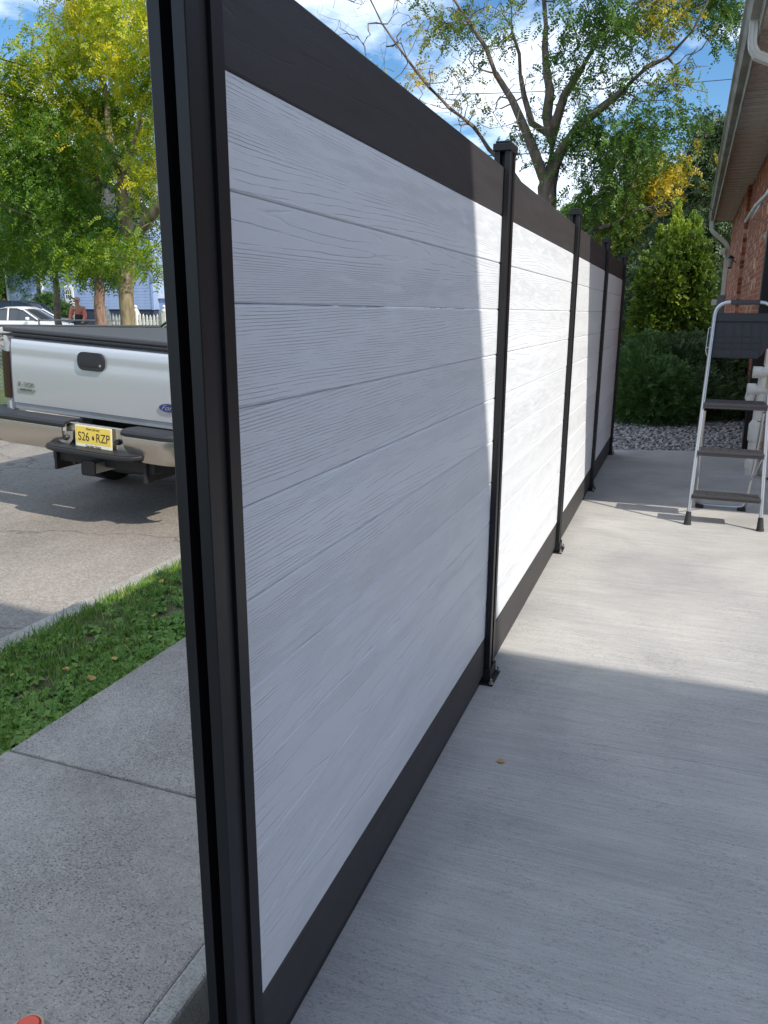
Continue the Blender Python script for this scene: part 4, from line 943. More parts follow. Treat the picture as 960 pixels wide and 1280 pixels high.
# ------------------------------------------------------------------ picket fence
pk = thing('picket_fence', 'white scalloped picket fence behind the two tree trunks', 'fence', (0, 0, 0))
PY = 20.5
def pxx(p, y=PY): return at(p, 395, y).x
pmh = bpy.data.meshes.new('picket'); _b = bmesh.new(); prism(_b, [(-.032, 0), (.032, 0), (.032, .9), (0, .95), (-.032, .9)], -.012, .012); _b.to_mesh(pmh); _b.free(); pmh.materials.append(M['picket'])
posts = [pxx(133), pxx(170), pxx(206), pxx(246)]
for x in posts:
    p = obj('fence_post', boxm(x-.075, x+.075, PY-.075, PY+.075, -.17, 1.34, bev=.01), M['picket'], pk)
    obj('post_finial', tubem([(x, PY, 1.322), (x, PY, 1.36), (x, PY, 1.40), (x, PY, 1.47), (x, PY, 1.52)], [.09, .09, .04, .07, .01], 12), M['picket'], p)
for a, b in zip(posts, posts[1:]):
    for z in (.25, .98): obj('fence_rail', boxm(a+.076, b-.076, PY+.013, PY+.05, z-.04, z+.04), M['picket'], pk)
    n = int((b-a-.15)/.118)
    for i in range(n):
        u = (i+.5)/n; o = obj('picket', pmh, None, pk, loc=(a+.075+u*(b-a-.15), PY, -.10)); o.scale.z = 1.48 - .09*math.sin(PI*u)
# ------------------------------------------------------------------ chain link fences
def chain(name, label, p0, p1, h, zb, railm, sp=.075):
    t = thing(name, label, 'fence', (0, 0, 0)); p0 = Vector((*p0, zb)); p1 = Vector((*p1, zb)); L = (p1-p0).length; d = (p1-p0)/L
    obj('top_rail', tubem([p0+Vector((0, 0, h)), p1+Vector((0, 0, h))], .022, 8), railm, t)
    k = 0.
    while k <= L+.01:
        q = p0+d*min(k, L); obj('fence_post', tubem([q-Vector((0, 0, .2)), q+Vector((0, 0, h+.03))], .025, 8), railm, t); k += 2.4
    bm = bmesh.new(); n = int(L/sp)
    for i in range(-int(h/sp), n):
        for s in (1, -1):
            a0, a1 = (i*sp, i*sp+h) if s > 0 else (i*sp+h, i*sp); z0, z1 = 0., h
            lo, hi = max(min(a0, a1), 0), min(max(a0, a1), L)
            if hi-lo < .02: continue
            def P(a): return p0 + d*a + Vector((0, 0, (a-a0)/(a1-a0)*h))
            tube(bm, [P(lo), P(hi)], .0028, 3, cap=False)
    o = obj('wire_mesh', bm, M['galv'], t); o['kind'] = 'stuff'
chain('chain_link_fence', 'low chain link fence with a dark top rail between the street and the white sedan', tuple(atd(-60, 404, 14)[:2]), tuple(atd(200, 404, 14)[:2]), 1.23, -.16, M['dkrail'])
chain('chain_link_fence', 'chain link fence with a pale top rail at the hands of the person in salmon', tuple(atd(48, 397, 24)[:2]), tuple(atd(225, 397, 24)[:2]), 1.05, -.0, M['galv'])

# ------------------------------------------------------------------ person
def skinmesh(name, verts, edges, radii, m, parent, root=0, sub=1):
    me = bpy.data.meshes.new(name); me.from_pydata([Vector(v) for v in verts], edges, []); me.update()
    o = bpy.data.objects.new(name, me); link(o); o.parent = parent
    md = o.modifiers.new('s', 'SKIN'); o.modifiers.new('d', 'SUBSURF').levels = sub; o.modifiers['d'].render_levels = sub
    for i, r in enumerate(radii): sv = me.skin_vertices[0].data[i]; sv.radius = r if hasattr(r, '__len__') else (r, r); sv.use_root = (i == root)
    md.use_smooth_shade = True; me.materials.append(m); return o
pp = atd(99, 385, 24.5)
person = thing('person', 'person in a salmon long-sleeved top and pale cap leaning over the chain link fence', 'person', (pp.x, pp.y, .0), R(25))
# local: x right, faces -y (towards the street); slightly stooped
B_ = [(0, 0, .95), (0, -.02, 1.12), (0, -.08, 1.30), (0, -.13, 1.43), (0, -.17, 1.51), (0, -.20, 1.60), (0, -.215, 1.70),
      (.17, -.12, 1.41), (.22, -.20, 1.17), (.20, -.38, 1.00), (-.17, -.12, 1.41), (-.23, -.20, 1.17), (-.20, -.38, 1.00),
      (.09, 0, .90), (.11, -.03, .50), (.11, .03, .09), (.12, -.10, .04), (-.09, 0, .90), (-.11, .02, .50), (-.12, .05, .09), (-.13, -.08, .04)]
E_ = [(0, 1), (1, 2), (2, 3), (3, 4), (4, 5), (5, 6), (3, 7), (7, 8), (8, 9), (3, 10), (10, 11), (11, 12), (0, 13), (13, 14), (14, 15), (15, 16), (0, 17), (17, 18), (18, 19), (19, 20)]
Rd = [.13, .125, .14, .09, .052, .088, .07, .06, .045, .033, .06, .045, .033, .095, .06, .04, .035, .095, .06, .04, .035]
body = skinmesh('body', B_, E_, Rd, M['skin'], person)
for s in (-1, 1):   # hands with fingers resting on the rail
    hv = [(s*.20, -.38, 1.00), (s*.195, -.43, .985)]; he = [(0, 1)]; hr = [.03, (.036, .02)]
    for k in range(4):
        f = -.024 + k*.016; L = (.06, .07, .066, .052)[k]; i0 = len(hv); hv += [(s*.195+f, -.455, .985), (s*.195+f, -.455-L*.5, .975), (s*.195+f, -.455-L*.8, .95)]; he += [(1, i0), (i0, i0+1), (i0+1, i0+2)]; hr += [.0095, .009, .007]
    i0 = len(hv); hv += [(s*(.195-.04), -.42, .98), (s*(.195-.055), -.455, .97)]; he += [(1, i0), (i0, i0+1)]; hr += [.011, .009]
    skinmesh('hand', hv, he, hr, M['skin'], person)
skinmesh('shirt', [B_[i] for i in (0, 1, 2, 3, 7, 8, 9, 10, 11, 12)], [(0, 1), (1, 2), (2, 3), (3, 4), (4, 5), (5, 6), (3, 7), (7, 8), (8, 9)], [.15, .145, .158, .108, .078, .06, .045, .078, .06, .045], M['salmon'], person)
skinmesh('apron', [(0, -.03, .80), (0, -.06, 1.0), (0, -.10, 1.18), (0, -.135, 1.28)], [(0, 1), (1, 2), (2, 3)], [(.175, .13), (.165, .125), (.15, .13), (.11, .10)], M['darkcloth'], person)
skinmesh('trousers', [B_[i] for i in (0, 13, 14, 15, 17, 18, 19)], [(0, 1), (1, 2), (2, 3), (0, 4), (4, 5), (5, 6)], [.15, .11, .075, .06, .11, .075, .06], M['darkcloth'], person)
bm = bmesh.new(); bmesh.ops.create_uvsphere(bm, u_segments=14, v_segments=8, radius=.108)
for v in bm.verts: v.co.z = max(v.co.z, -.01)*.85
obj('cap', bm, M['hair'], person, loc=(0, -.19, 1.665))
obj('cap_brim', boxm(-.07, .07, -.38, -.27, 1.655, 1.668, bev=.005), M['hair'], person)
bm = bmesh.new()
for s in (-1, 1): box(bm, s*.035-.012, s*.035+.012, -.302, -.285, 1.625, 1.635)
obj('eyes', bm, M['ink'], person)
bm = bmesh.new(); box(bm, -.012, .012, -.315, -.28, 1.585, 1.62, bev=.004); obj('nose', bm, M['skin'], person)
bm = bmesh.new(); box(bm, -.025, .025, -.296, -.28, 1.558, 1.566); obj('mouth', bm, M['hair'], person)
for s in (-1, 1): obj('ear', boxm(s*.09-.01, s*.09+.01, -.21, -.17, 1.59, 1.645, bev=.006), M['skin'], person)

# ------------------------------------------------------------------ trees
def grow(seeds, tips, step=.35, jit=.10, up=0.):
    """seeds: list of (polyline, radius0); tips: Nx3.  Every tip joins the nearest wood already grown."""
    pos = []; par = []; base = []; sr = []
    for poly, r0, r1, at_ in seeds:
        prev = at_(pos) if callable(at_) else at_
        pts = [Vector(p) for p in poly]
        ns = len(pos); 
        for a, b in zip(pts, pts[1:]):
            k = max(1, int((b-a).length/step))
            for i in range(k):
                if not (prev >= 0 and i == 0 and a is pts[0]):
                    q = a + (b-a)*i/k + (Vector(rng.normal(0, jit*.35, 3)) if i else Vector((0, 0, 0)))
                    pos.append(q); par.append(prev); base.append(1); prev = len(pos)-1
        pos.append(pts[-1]); par.append(prev); base.append(1)
        m_ = len(pos)-ns; sr += [r1 + (r0-r1)*(1-i/max(1, m_-1))**1.7 for i in range(m_)]
    A = np.zeros((len(pos) + len(tips)*14 + 10, 3)); A[:len(pos)] = [p[:] for p in pos]; n = len(pos)
    d0 = np.array([np.min(((A[:n]-t)**2).sum(1)) for t in tips]); order = np.argsort(d0)
    tipnode = np.zeros(len(tips), int)
    for ti in order:
        t = np.array(tips[ti]); D = np.sqrt(((A[:n]-t)**2).sum(1)) + .35*np.maximum(0, A[:n, 2]-t[2])
        j = int(np.argmin(D)); a = A[j].copy(); L = np.linalg.norm(t-a); k = max(2, min(12, int(L/(step*.5))))
        sag = rng.normal(0, .075*L, 3); prev = j
        for i in range(1, k+1):
            u = i/k; q = a + (t-a)*u + sag*math.sin(PI*u)*.8 + (rng.normal(0, jit*.16, 3) if i < k else 0)
            A[n] = q; pos.append(Vector(q)); par.append(prev); base.append(0); prev = n; n += 1
        tipnode[ti] = prev
    return A[:n], np.array(par), np.array(sr)
def wood(A, par, rtip, expo, rmax, sr, sides=5):
    n = len(A); cnt = np.zeros(n); ch = [[] for _ in range(n)]
    for i in range(n):
        if par[i] >= 0: ch[par[i]].append(i)
    for i in range(n-1, -1, -1):
        cnt[i] = max(1, cnt[i])
        if par[i] >= 0: cnt[par[i]] += cnt[i]
    rad = np.minimum(rtip*cnt**expo, rmax); rad[:len(sr)] = np.maximum(sr, np.minimum(rad[:len(sr)], sr*1.15))
    for i in range(len(sr), n): rad[i] = min(rad[i], .9*rad[par[i]])
    bm = bmesh.new(); rings = {}
    def ring(c, d, r, key=None):
        d = d.normalized(); u = d.cross(Vector((.31, .17, .93)));
        if u.length < .05: u = d.cross(Vector((1, 0, 0)))
        u.normalize(); v = d.cross(u); s = sides if r < .04 else (sides+4 if r < .12 else sides+9)
        return [bm.verts.new(c + (u*math.cos(2*PI*k/s) + v*math.sin(2*PI*k/s))*r*(1+(random.uniform(-.06, .06) if r > .05 else 0))) for k in range(s)]
    def bridge(a, b):
        na, nb = len(a), len(b)
        if na == nb:
            for k in range(na): bm.faces.new((a[k], a[(k+1) % na], b[(k+1) % nb], b[k])).smooth = True
    stack = [(i, None) for i in range(n) if par[i] < 0]
    V = [Vector(p) for p in A]
    while stack:
        i, prev = stack.pop()
        cs = sorted(ch[i], key=lambda c: -cnt[c])
        if prev is None:
            d = (V[cs[0]]-V[i]) if cs else Vector((0, 0, 1)); rg = ring(V[i], d, rad[i])
        else: rg = prev
        for q, c in enumerate(cs):
            d = V[c]-V[i]
            if d.length < 1e-4: continue
            rc = rad[c]; s_new = sides if rc < .04 else (sides+4 if rc < .12 else sides+9)
            start = rg if (q == 0 and len(rg) == s_new) else ring(V[i], d, rc*1.05)
            nd = d if not ch[c] else (V[max(ch[c], key=lambda z: cnt[z])]-V[i])
            end = ring(V[c], nd, rc)
            if len(end) != len(start): start = ring(V[i], d, rc)
            # align
            best = min(range(len(end)), key=lambda k: (end[k].co-start[0].co).length); end2 = end[best:]+end[:best]
            bridge(start, end2); stack.append((c, end2))
    me = bpy.data.meshes.new('trunk'); bm.to_mesh(me); bm.free(); return me
def sprigs(C, D, size, nl, tint, lw=.30, ll=.30, droop=.5, flat=False):
    """C,D: Nx3 base and direction; pinnate sprigs with nl leaflet pairs -> quads"""
    n = len(C); D = D/np.linalg.norm(D, axis=1, keepdims=True)
    up = rng.normal(0, 1, (n, 3)); up[:, 2] += 1.0 if flat else .3
    side = np.cross(D, up); side /= np.linalg.norm(side, axis=1, keepdims=True)+1e-9
    nor = np.cross(side, D)
    s = size*rng.uniform(.65, 1.25, n)
    V = []; T = []
    for j in range(nl):
        u = (j+.6)/nl
        p = C + D*(s*u)[:, None]; p[:, 2] -= droop*s*u*u
        for sg in (-1, 1):
            L = s*ll*rng.uniform(.7, 1.2, n)*(1-.45*abs(u-.45)); 
            q = side*sg + D*.55 + nor*rng.normal(0, .30, (n, 1)); q /= np.linalg.norm(q, axis=1, keepdims=True)
            w = np.cross(q, nor + rng.normal(0, .25, (n, 3))); w /= np.linalg.norm(w, axis=1, keepdims=True)+1e-9
            W = (L*lw)[:, None]*w; e = p + q*L[:, None]; m_ = p + q*(L*.5)[:, None]
            V.append(np.stack([p, m_+W, e, m_-W], 1)); T.append(np.repeat(np.clip(tint + rng.normal(0, .05, n), 0, 1)[:, None], 4, 1))
    V = np.concatenate(V).reshape(-1, 3); T = np.concatenate(T).reshape(-1)
    return V, np.arange(len(V)).reshape(-1, 4), T
def in_ball(c, r, n, sq=(1, 1, 1)):
    v = rng.normal(0, 1, (n, 3)); v /= np.linalg.norm(v, axis=1, keepdims=True); return np.array(c) + v*(rng.random((n, 1))**.45)*r*np.array(sq)
def crown_from_clumps(clumps, per_tip, size, nl, spread, droop=.5, lw=.3, ll=.3, tipdens=14.):
    """clumps: (centre, radius m, tint, density).  returns twig tips and leaf arrays"""
    tips = []; Cs = []; Ds = []; Ts = []
    for c, r, ti, de in clumps:
        k = max(3, int(tipdens*r**2*(.5+de))); P = in_ball(c, r, k, (1, 1, .8)); tips.append(P)
        m_ = int(k*per_tip*de)
        if m_ < 1: continue
        idx = rng.integers(0, k, m_); q = P[idx] + rng.normal(0, spread, (m_, 3)); d = rng.normal(0, 1, (m_, 3)); d[:, 2] = d[:, 2]*.45 - .35
        tt = ti + (.22 if ti > .55 else .13)*np.sin(P[idx, 0]*3.1+1)*np.cos(P[idx, 2]*2.7) + .10*rng.normal(0, 1, m_)
        Cs.append(q); Ds.append(d); Ts.append(tt)
    return np.concatenate(tips), sprigs(np.concatenate(Cs), np.concatenate(Ds), size, nl, np.concatenate(Ts), lw, ll, droop)
def make_tree(name, label, cat, base, seeds, clumps, leafm, barkm, per_tip, size, nl, spread, rtip=.006, expo=.42, rmax=.3, extra_tips=None, group=None, tipdens=14., droop=.5, lw=.3, ll=.3, jit=.1):
    t = thing(name, label, cat, base, 0, group)
    tips, (V, F, T) = crown_from_clumps(clumps, per_tip, size, nl, spread, droop, lw, ll, tipdens)
    if extra_tips is not None and len(extra_tips): tips = np.concatenate([tips, extra_tips])
    A, par, tn = grow(seeds, tips, jit=jit)
    b = np.array(base)
    obj('trunk', wood(A-b, par, rtip, expo, rmax, tn), barkm, t)
    obj('crown', npmesh('crown', V-b, F, T), leafm, t)
    return t
def near(p):
    p = np.array(p)
    return lambda pos: int(np.argmin([((np.array(q[:])-p)**2).sum() for q in pos]))
def poly(pxs, Y, dy=0.):
    return [at(x, y, Y + dy*i/(max(1, len(pxs)-1))) for i, (x, y) in enumerate(pxs)]

# --- centre honey locust behind the fence
TY = 14.5
base = at(683, 240, TY); base.z = -.14
f0 = at(684, 235, TY)
main = [base, Vector((base.x, TY, 1.6)), f0]
L2 = poly([(684, 235), (689, 170), (683, 90), (680, 0), (672, -110)], TY, .6)
L1 = poly([(684, 235), (668, 190), (640, 125), (608, 60), (565, -5), (540, -90)], TY, -.9)
L3 = poly([(689, 170), (705, 120), (742, 60), (772, 5), (800, -80)], TY, -.6)
L4 = poly([(686, 225), (722, 160), (780, 112), (835, 72), (866, 38), (905, -30)], TY, -1.0)
L5 = [Vector((base.x, TY, 2.0))] + poly([(640, 215), (611, 186), (562, 135), (518, 86), (478, 30), (448, -40)], TY, -1.2)
L6 = [Vector((base.x, TY, 2.2))] + poly([(715, 300), (750, 285), (798, 262)], TY, -.8)
L7 = poly([(668, 190), (655, 120), (640, 40), (630, -60)], TY+.3, .6)
seeds = [(main, .20, .16, -1)]
for L, a_, b_ in ((L2, .12, .022), (L1, .09, .016), (L3, .07, .013), (L4, .10, .011), (L5, .075, .011), (L6, .06, .015), (L7, .06, .015)): seeds.append((L, a_, b_, near(L[0][:])))
PX = .0157
cl = []
for x, y, r, ti, de in [(525, 15, 32, .75, .8), (548, 45, 24, .7, .6), (564, 106, 13, .88, .7), (600, 20, 36, .55, .7), (610, 60, 22, .45, .5), (640, 60, 22, .5, .35), (648, 20, 30, .55, .4), (655, 150, 18, .4, .7),
                        (720, 35, 34, .35, .8), (765, 18, 38, .4, 1.0), (820, 12, 36, .62, 1.0), (855, 8, 24, .7, .8), (745, 95, 30, .4, .7), (715, 115, 25, .35, .5), (775, 65, 30, .35, .7), (790, 130, 22, .55, .35),
                        (700, 190, 24, .4, 1.0), (735, 170, 32, .35, 1.2), (770, 185, 34, .3, 1.3), (805, 165, 30, .3, 1.2), (815, 200, 26, .45, 1.0), (740, 225, 30, .35, 1.0), (778, 235, 30, .45, 1.2), (838, 210, 9, .9, .9), (828, 226, 7, .95, .8),
                        (765, 275, 24, .55, 1.3), (728, 268, 20, .5, 1.0), (745, 298, 16, .6, 1.0), (800, 105, 15, .7, .4), (905, 25, 18, .6, 1.0), (915, 5, 22, .6, 1.0), (890, -30, 40, .5, .9), (645, 175, 14, .5, .6), (840, 145, 22, .3, .8),
                        (700, -60, 60, .4, .7), (780, -70, 60, .5, .8), (600, -70, 60, .6, .6), (520, -60, 50, .7, .5), (850, -90, 60, .5, .8), (690, 80, 22, .5, .25), (560, 25, 20, .8, .8), (468, 100, 8, .9, .5), (525, 90, 8, .95, .6), (600, 130, 12, .6, .4), (845, 105, 9, .8, .5)]:
    c = at(x, y, TY + random.uniform(-1.1, .9)); cl.append((c[:], r*PX, ti, de*(.62 if x > 670 else .36)))
ex = []
for x0, x1, y0, y1, n in [(395, 600, -40, 150, 190), (560, 700, -20, 170, 150), (690, 880, -20, 140, 110), (700, 900, 130, 280, 60), (380, 520, -60, 60, 60), (820, 890, 60, 150, 20)]:
    for _ in range(n):
        x = random.uniform(x0, x1); y = random.uniform(y0, y1)
        if x < 560 and y > (x-370)*.95: continue
        ex.append(at(x, y, TY + random.uniform(-1.5, 1.0))[:])
make_tree('honey_locust_tree', 'tall many-stemmed thin-leaved tree with bare twigs rising behind the white fence', 'tree', base[:], seeds, cl, M['locustgreen'], M['bark'], 52, .20, 7, .16, rtip=.0065, expo=.40, rmax=.165, extra_tips=np.array(ex), tipdens=22, jit=.12)

# --- left yellow-green honey locust
LY = 14.9
def clumps_px(lst, Y, spread=1.6, k=1.0, dens=1.0):
    out = []
    for x, y, r, ti, de in lst:
        c = at(x, y, Y + random.uniform(-spread, spread)); out.append((c[:], r*.0205*k, ti, de*dens))
    return out
base = at(160, 402, LY); base.z = -.16; b0 = at(160, 395, LY)
m0 = [base, at(160, 400, LY), at(160, 340, LY)]
lims = [poly([(160, 340), (163, 300), (152, 235), (136, 170), (128, 100), (122, 20), (118, -80)], LY, .4), poly([(163, 300), (186, 275), (215, 240), (250, 180), (275, 100)], LY, -.8),
        poly([(160, 335), (138, 312), (108, 284), (84, 258), (56, 190)], LY, -.9), poly([(152, 235), (175, 150), (200, 60), (215, -40)], LY, -.4), poly([(108, 284), (60, 275), (10, 260), (-50, 220)], LY-.3, -.5), poly([(140, 185), (90, 110), (60, 60)], LY, 1.0)]
seeds = [(m0, .18, .16, -1)] + [(L, a_, .02, near(L[0][:])) for L, a_ in zip(lims, (.155, .12, .10, .06, .05, .045))]
cl = clumps_px([(98, 18, 34, .80, 1), (150, 10, 40, .85, 1), (66, 60, 28, .66, 1), (112, 55, 36, .85, 1.1), (160, 65, 36, .72, 1), (195, 40, 34, .8, 1), (22, 88, 20, .6, .9), (58, 98, 34, .82, 1.1), (105, 105, 36, .62, 1), (150, 118, 36, .60, 1), (190, 110, 30, .72, 1),
                (14, 132, 24, .85, 1.1), (45, 140, 30, .35, 1.2), (82, 150, 34, .5, 1.1), (122, 150, 30, .65, 1), (172, 160, 32, .62, 1), (50, 182, 30, .25, 1.2), (95, 172, 26, .85, .9), (20, 170, 26, .35, 1.2), (120, 195, 24, .35, .8), (180, 190, 26, .75, .9), (65, 215, 32, .25, 1.1), (20, 210, 30, .3, 1.2),
                (100, 225, 26, .5, .8), (18, 250, 30, .3, 1.1), (55, 250, 30, .25, 1), (95, 262, 24, .4, .9), (128, 272, 16, .4, .5), (30, 290, 30, .3, 1.1), (75, 300, 30, .35, 1.1), (118, 305, 18, .45, .7), (168, 312, 15, .45, 1.0), (148, 322, 8, .4, .8), (60, 325, 24, .4, 1.1), (95, 322, 18, .4, .8), (192, 300, 12, .4, .4), (190, 330, 9, .5, .7),
                (15, 318, 26, .35, 1), (-30, 110, 50, .7, 1), (-40, 200, 50, .4, 1), (-40, 280, 50, .35, 1), (235, 90, 45, .7, 1), (240, 170, 40, .6, .9), (230, 20, 50, .75, 1), (125, -50, 60, .8, 1), (190, -60, 60, .75, 1), (70, -40, 30, .8, .7), (180, 265, 14, .6, .25), (185, 225, 20, .7, .4)], LY, 1.5, 1.0, .80)
ex = np.array([at(random.uniform(150, 205), random.uniform(190, 290), LY + random.uniform(-1, 1))[:] for _ in range(70)])
make_tree('honey_locust_tree', 'yellow-green honey locust with tan mottled trunk directly behind the silver truck', 'tree', base[:], seeds, cl, M['locust'], M['barktan'], 62, .25, 6, .24, rtip=.007, expo=.42, rmax=.185, extra_tips=ex, tipdens=11, jit=.12)

def simple_tree(name, label, pxb, Y, trunk_px, r, clumps, leafm, barkm, rmax, per=70, size=.3, nl=5, tipdens=5, group=None, z0=-.16, droop=.4, lw=.3, ll=.3, cat='tree'):
    b = at(pxb, 395, Y); b.z = z0
    pts = [b] + [at(x, y, Y) for x, y in trunk_px]
    return make_tree(name, label, cat, b[:], [(pts, rmax, rmax*.5, -1)], clumps, leafm, barkm, per, size, nl, .22, rtip=.012, expo=.45, rmax=rmax, tipdens=tipdens, group=group, droop=droop, lw=lw, ll=ll)
simple_tree('shade_tree', 'tree with thick shaggy reddish trunk left of the tan trunk, before the blue building', 126, 18.8, [(126, 400), (124, 350), (122, 300), (120, 220), (118, 130)], .17,
            clumps_px([(120, 275, 30, .25, 1), (80, 265, 34, .2, 1), (150, 300, 24, .3, .9), (165, 255, 34, .3, 1), (110, 220, 34, .3, 1), (60, 230, 34, .25, 1), (140, 338, 13, .4, 1), (118, 332, 12, .4, .9), (180, 210, 30, .3, 1), (120, 160, 40, .4, 1)], 18.8, 1.4, 1.25, 1.), M['locustgreen'], M['barkred'], .18)
simple_tree('shade_tree', 'slender brown-trunked tree at the left in front of the blue building', 72, 20.5, [(72, 400), (69, 345), (68, 290), (66, 220)], .2,
            clumps_px([(65, 300, 30, .25, 1), (35, 290, 34, .25, 1), (95, 285, 28, .3, 1), (20, 250, 34, .2, 1), (70, 245, 34, .25, 1), (10, 310, 26, .3, 1)], 20.5, 1.4, 1.4, 1.), M['locustgreen'], M['bark'], .14)
# trees further away that close the view behind roofs and beyond the street
def blob_tree(name, label, x, y, z0, h, r, m, group=None, n=26, ti=.3, size=.42, per=45, de=.8):
    b = Vector((x, y, z0)); cl = []
    for _ in range(n):
        u = random.random()**.6; a = random.uniform(0, 2*PI); rr = r*math.sqrt(1-(u*2-1)**2*.8)*random.uniform(.2, .8)
        cl.append(((x+math.cos(a)*rr, y+math.sin(a)*rr, z0+h*.25+h*.72*u), r*random.uniform(.3, .48), ti+random.uniform(-.15, .2), de))
    pts = [b, b+Vector((0, 0, h*.3)), b+Vector((.2, .1, h*.8))]
    return make_tree(name, label, 'tree', b[:], [(pts, .2, .1, -1)], cl, m, M['bark'], per, size, 4, .3, rtip=.015, expo=.42, rmax=.25, tipdens=2.4, group=group, lw=.38, ll=.42)
G = 'broad trees in the far background'
blob_tree('background_tree', 'broad dark green tree beyond the blue shed, just left of the tall end post', -17, 31, -.2, 6.5, 3.2, M['locustgreen'], G)
blob_tree('background_tree', 'broad green tree behind the maroon house at the far left', -38, 38, -.2, 9, 4.5, M['locustgreen'], G)
blob_tree('background_tree', 'distant rounded tree beyond the parked silver blue car', -7, 62, -.2, 9, 5, M['locustgreen'], G)
blob_tree('background_tree', 'distant wide tree down the street behind the many-stemmed tree', -14, 52, -.2, 9.5, 5, M['locustgreen'], G)
blob_tree('background_tree', 'distant tree filling the gap between evergreens and street', -1.5, 48, -.2, 8, 4.5, M['locustgreen'], G)

# evergreens: whorled boughs with drooping sprays
def conifer(label, x, y, z0, h, r, n, group=None, lean=0., m='cedar', size=.34):
    t = thing('cedar_tree', label, 'tree', (x, y, z0), 0, group)
    bm = bmesh.new(); tube(bm, [(0, 0, 0), (lean*.5, 0, h*.5), (lean, 0, h*.98)], [r*.09, r*.05, .012], 9)
    Cs = []; Ds = []; Ts = []
    nb = n
    for i in range(nb):
        u = random.random()**1.15; z = h*(.03 + .95*u); a = random.uniform(0, 2*PI); L = r*(1-u)**.75*random.uniform(.65, 1.15) + .22
        p0 = np.array([lean*u, 0, z]); d = np.array([math.cos(a), math.sin(a), .25-.35*(1-u)])
        tube(bm, [Vector(p0), Vector(p0+d*L*.55+[0, 0, .03]), Vector(p0+d*L+[0, 0, -.05*L])], [.022*(1-u)+.008, .012*(1-u)+.005, .003], 4, cap=False)
        k = int(10 + 22*L); s = rng.random(k)**.7; q = p0 + d*(L*s)[:, None] + rng.normal(0, .12, (k, 3)); q[:, 2] -= .12*L*s*s
        dd = np.tile(d, (k, 1)) + rng.normal(0, .65, (k, 3)); dd[:, 2] -= .25
        Cs.append(q); Ds.append(dd); Ts.append(np.full(k, random.uniform(.2, .8)))
    obj('trunk', bm, M['bark'], t)
    V, F, T = sprigs(np.concatenate(Cs), np.concatenate(Ds), size, 5, np.concatenate(Ts), .2, .42, .4)
    obj('crown', npmesh('crown', V, F, T), M[m], t); return t
p = at(868, 300, 27.5); conifer('tallest dark cedar reaching up beside the gutter end', p.x, 27.5, -.1, 7.4, 2.4, 230, lean=.3)
p = at(805, 300, 29); conifer('dark cedar filling the gap right of the many-stemmed tree', p.x, 29, -.1, 6.5, 2.8, 240)
p = at(905, 300, 31); conifer('dark cedar partly hidden by the corner of the brick house', p.x+.3, 31, -.1, 7.0, 2.4, 170)
p = at(752, 300, 30); conifer('dark cedar lowest of the evergreens, next to the last fence posts', p.x, 30, -.1, 4.6, 2.3, 150)
p = at(850, 300, 26.0); conifer('dense mid-height dark evergreen just behind the golden shrub', p.x+.15, 26.0, -.1, 5.2, 2.1, 230)

# golden shrub with spires
def shrub(name, label, x, y, z0, lobes, m, n, size, nl, lw, ll, droop=.1, ti=.4, upb=.5, tl=None, flat=False):
    t = thing(name, label, 'shrub', (x, y, z0)); Cs = []; Ds = []; Ts = []; bm = bmesh.new()
    tot = sum(l[3]*l[4]*l[5] for l in lobes)
    for lx, ly, lz, rx, ry, rz, tb in lobes:
        k = int(n*(rx*ry*rz)/sum(l[3]*l[4]*l[5] for l in lobes)) if rx > .2 else int(n*.010)
        k = max(k, 90); v = rng.normal(0, 1, (k, 3)); v /= np.linalg.norm(v, axis=1, keepdims=True); rr = rng.random((k, 1))**.28
        lump = 1 + .10*np.sin(v[:, :1]*5+lx*9)*np.cos(v[:, 2:]*6+ly*5) + .07*np.sin(v[:, 1:2]*9+lz*4)
        q = np.array([lx, ly, lz]) + v*rr*lump*np.array([rx, ry, rz]); q[:, 2] = np.maximum(q[:, 2], .02)
        d = v + rng.normal(0, .45, (k, 3)); d[:, 2] += upb
        if rx < .2: d = d*.35 + np.array([0, 0, 1.1])
        Cs.append(q); Ds.append(d); Ts.append(np.clip(ti + tb + rng.normal(0, .20, k), 0, 1))
        tube(bm, [(0+lx*.2, ly*.2, 0), (lx*.6, ly*.6, lz*.6), (lx, ly, lz+rz*.5)], [.03, .02, .006], 5, cap=False)
    obj('stem', bm, M['bark'], t); V, F, T = sprigs(np.concatenate(Cs), np.concatenate(Ds), size, nl, np.concatenate(Ts), lw, ll, droop, flat)
    obj('foliage', npmesh('foliage', V, F, T), M[m], t); return t
GY = 23.8
def rel(px, py, Y, b): q = at(px, py, Y); return (q.x-b.x, q.y-b.y, q.z-b.z)
gb = at(842, 400, GY); gb.z = -.05
lob = []
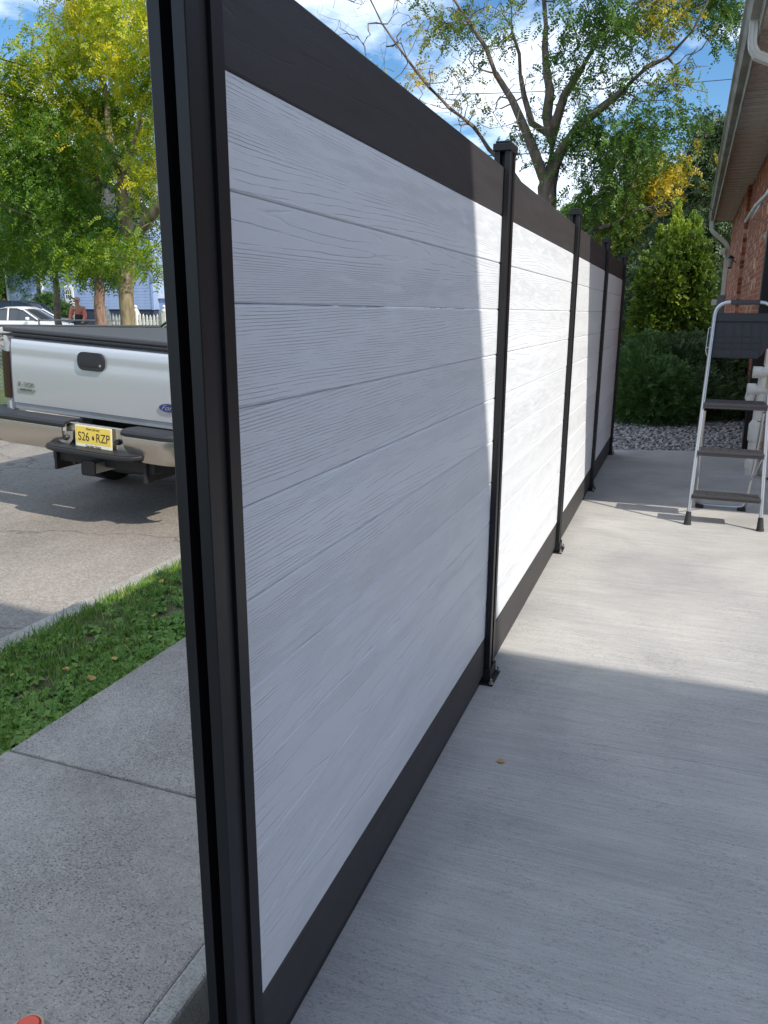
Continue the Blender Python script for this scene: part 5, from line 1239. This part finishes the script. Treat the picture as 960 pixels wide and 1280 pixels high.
for px_, py_, rx, rz, tb in [(838, 385, .62, .62, 0), (830, 345, .46, .50, .1), (858, 345, .45, .55, 0), (815, 400, .40, .42, .1), (868, 395, .42, .6, -.1), (845, 318, .30, .42, .15), (868, 320, .22, .38, .1), (810, 365, .24, .35, .2), (800, 412, .25, .3, .15), (820, 440, .5, .4, 0), (860, 430, .5, .5, -.1), (850, 300, .14, .3, .3),
                             (846, 285, .055, .24, .55), (846, 266, .04, .16, .6), (829, 322, .05, .22, .4), (819, 340, .05, .20, .35), (870, 298, .06, .28, .35), (857, 300, .05, .24, .4), (836, 312, .05, .2, .4), (880, 325, .07, .25, .2), (838, 298, .05, .2, .45), (812, 345, .05, .22, .35), (803, 372, .05, .2, .3), (866, 285, .05, .2, .3), (825, 300, .04, .18, .4), (797, 392, .05, .18, .3), (876, 345, .06, .25, .1)]:
    a = rel(px_, py_, GY + random.uniform(-.4, .4), gb); k_ = 1.5 if rx > .2 else 1.5; lob.append((*a, rx*k_, rx*k_*.9, rz*1.6, tb))
shrub('golden_shrub', 'tall yellow-green shrub with thin upright spires at the end of the patio', gb.x, GY, -.05, lob, 'golden', 13500, .16, 4, .34, .50, ti=.24, upb=.6)
jb = at(800, 480, 10.9); jb.z = -.05
lob = [(*rel(798, 475, 10.9, jb), .38, .45, .40, .2), (*rel(785, 500, 10.6, jb), .26, .35, .28, .25), (*rel(815, 490, 10.6, jb), .42, .45, .40, .1), (*rel(806, 445, 11.2, jb), .26, .3, .28, .1), (*rel(835, 500, 10.7, jb), .40, .45, .33, 0)]
shrub('juniper_shrub', 'bright green low juniper nearest the last fence post', jb.x, 10.9, -.05, lob, 'juniper', 9000, .11, 6, .14, .42, ti=.45, upb=.2)
jb = at(885, 480, 11.6); jb.z = -.05
lob = [(*rel(850, 470, 11.7, jb), .50, .5, .50, 0), (*rel(885, 462, 11.9, jb), .50, .5, .48, 0), (*rel(870, 500, 11.2, jb), .45, .4, .35, 0), (*rel(915, 470, 12.2, jb), .40, .45, .50, -.05), (*rel(905, 500, 11.4, jb), .36, .4, .30, -.05), (*rel(862, 452, 12.1, jb), .4, .4, .35, .05)]
shrub('juniper_shrub', 'dark spreading juniper between the golden shrub and the brick wall', jb.x, 11.6, -.05, lob, 'cedar', 11000, .12, 6, .15, .42, ti=.55, upb=.1)
shrub('foundation_shrub', 'small dark shrub at the foot of the blue wall behind the cars', at(58, 378, 36.2).x, 36.2, -.15, [(0, 0, 1.6, .7, .6, .7, 0), (.9, 0, 1.3, .5, .5, .6, 0)], 'juniper', 1500, .3, 4, .3, .4, ti=.3)

# ------------------------------------------------------------------ overhead cables
def cable(label, a, b, sag=.4, r=.012):
    a = Vector(a); b = Vector(b); pts = [a + (b-a)*u - Vector((0, 0, 4*sag*u*(1-u))) for u in [i/24 for i in range(25)]]
    tag(obj('overhead_cable', tubem(pts, r, 6), M['rubber']), label, 'cable')
cable('thin black overhead cable, upper one crossing the sky beside the gutter', at(560, 118, 18), at(1050, 85, 24), .1, .009)
cable('thick black overhead cable, lower one passing in front of the cedars', at(600, 195, 24), at(1040, 158, 28), .1, .016)
cable('thin overhead cable just above the thick lower cable at the right', at(620, 182, 24), at(1040, 150, 28), .1, .008)
cable('overhead cable at the left edge entering the yellow-green tree near its top', at(-60, 52, 12.5), at(60, 88, 15), .05, .013)
cable('heavier overhead cable at the left edge below the other one', at(-60, 100, 12.5), at(60, 128, 15), .05, .018)
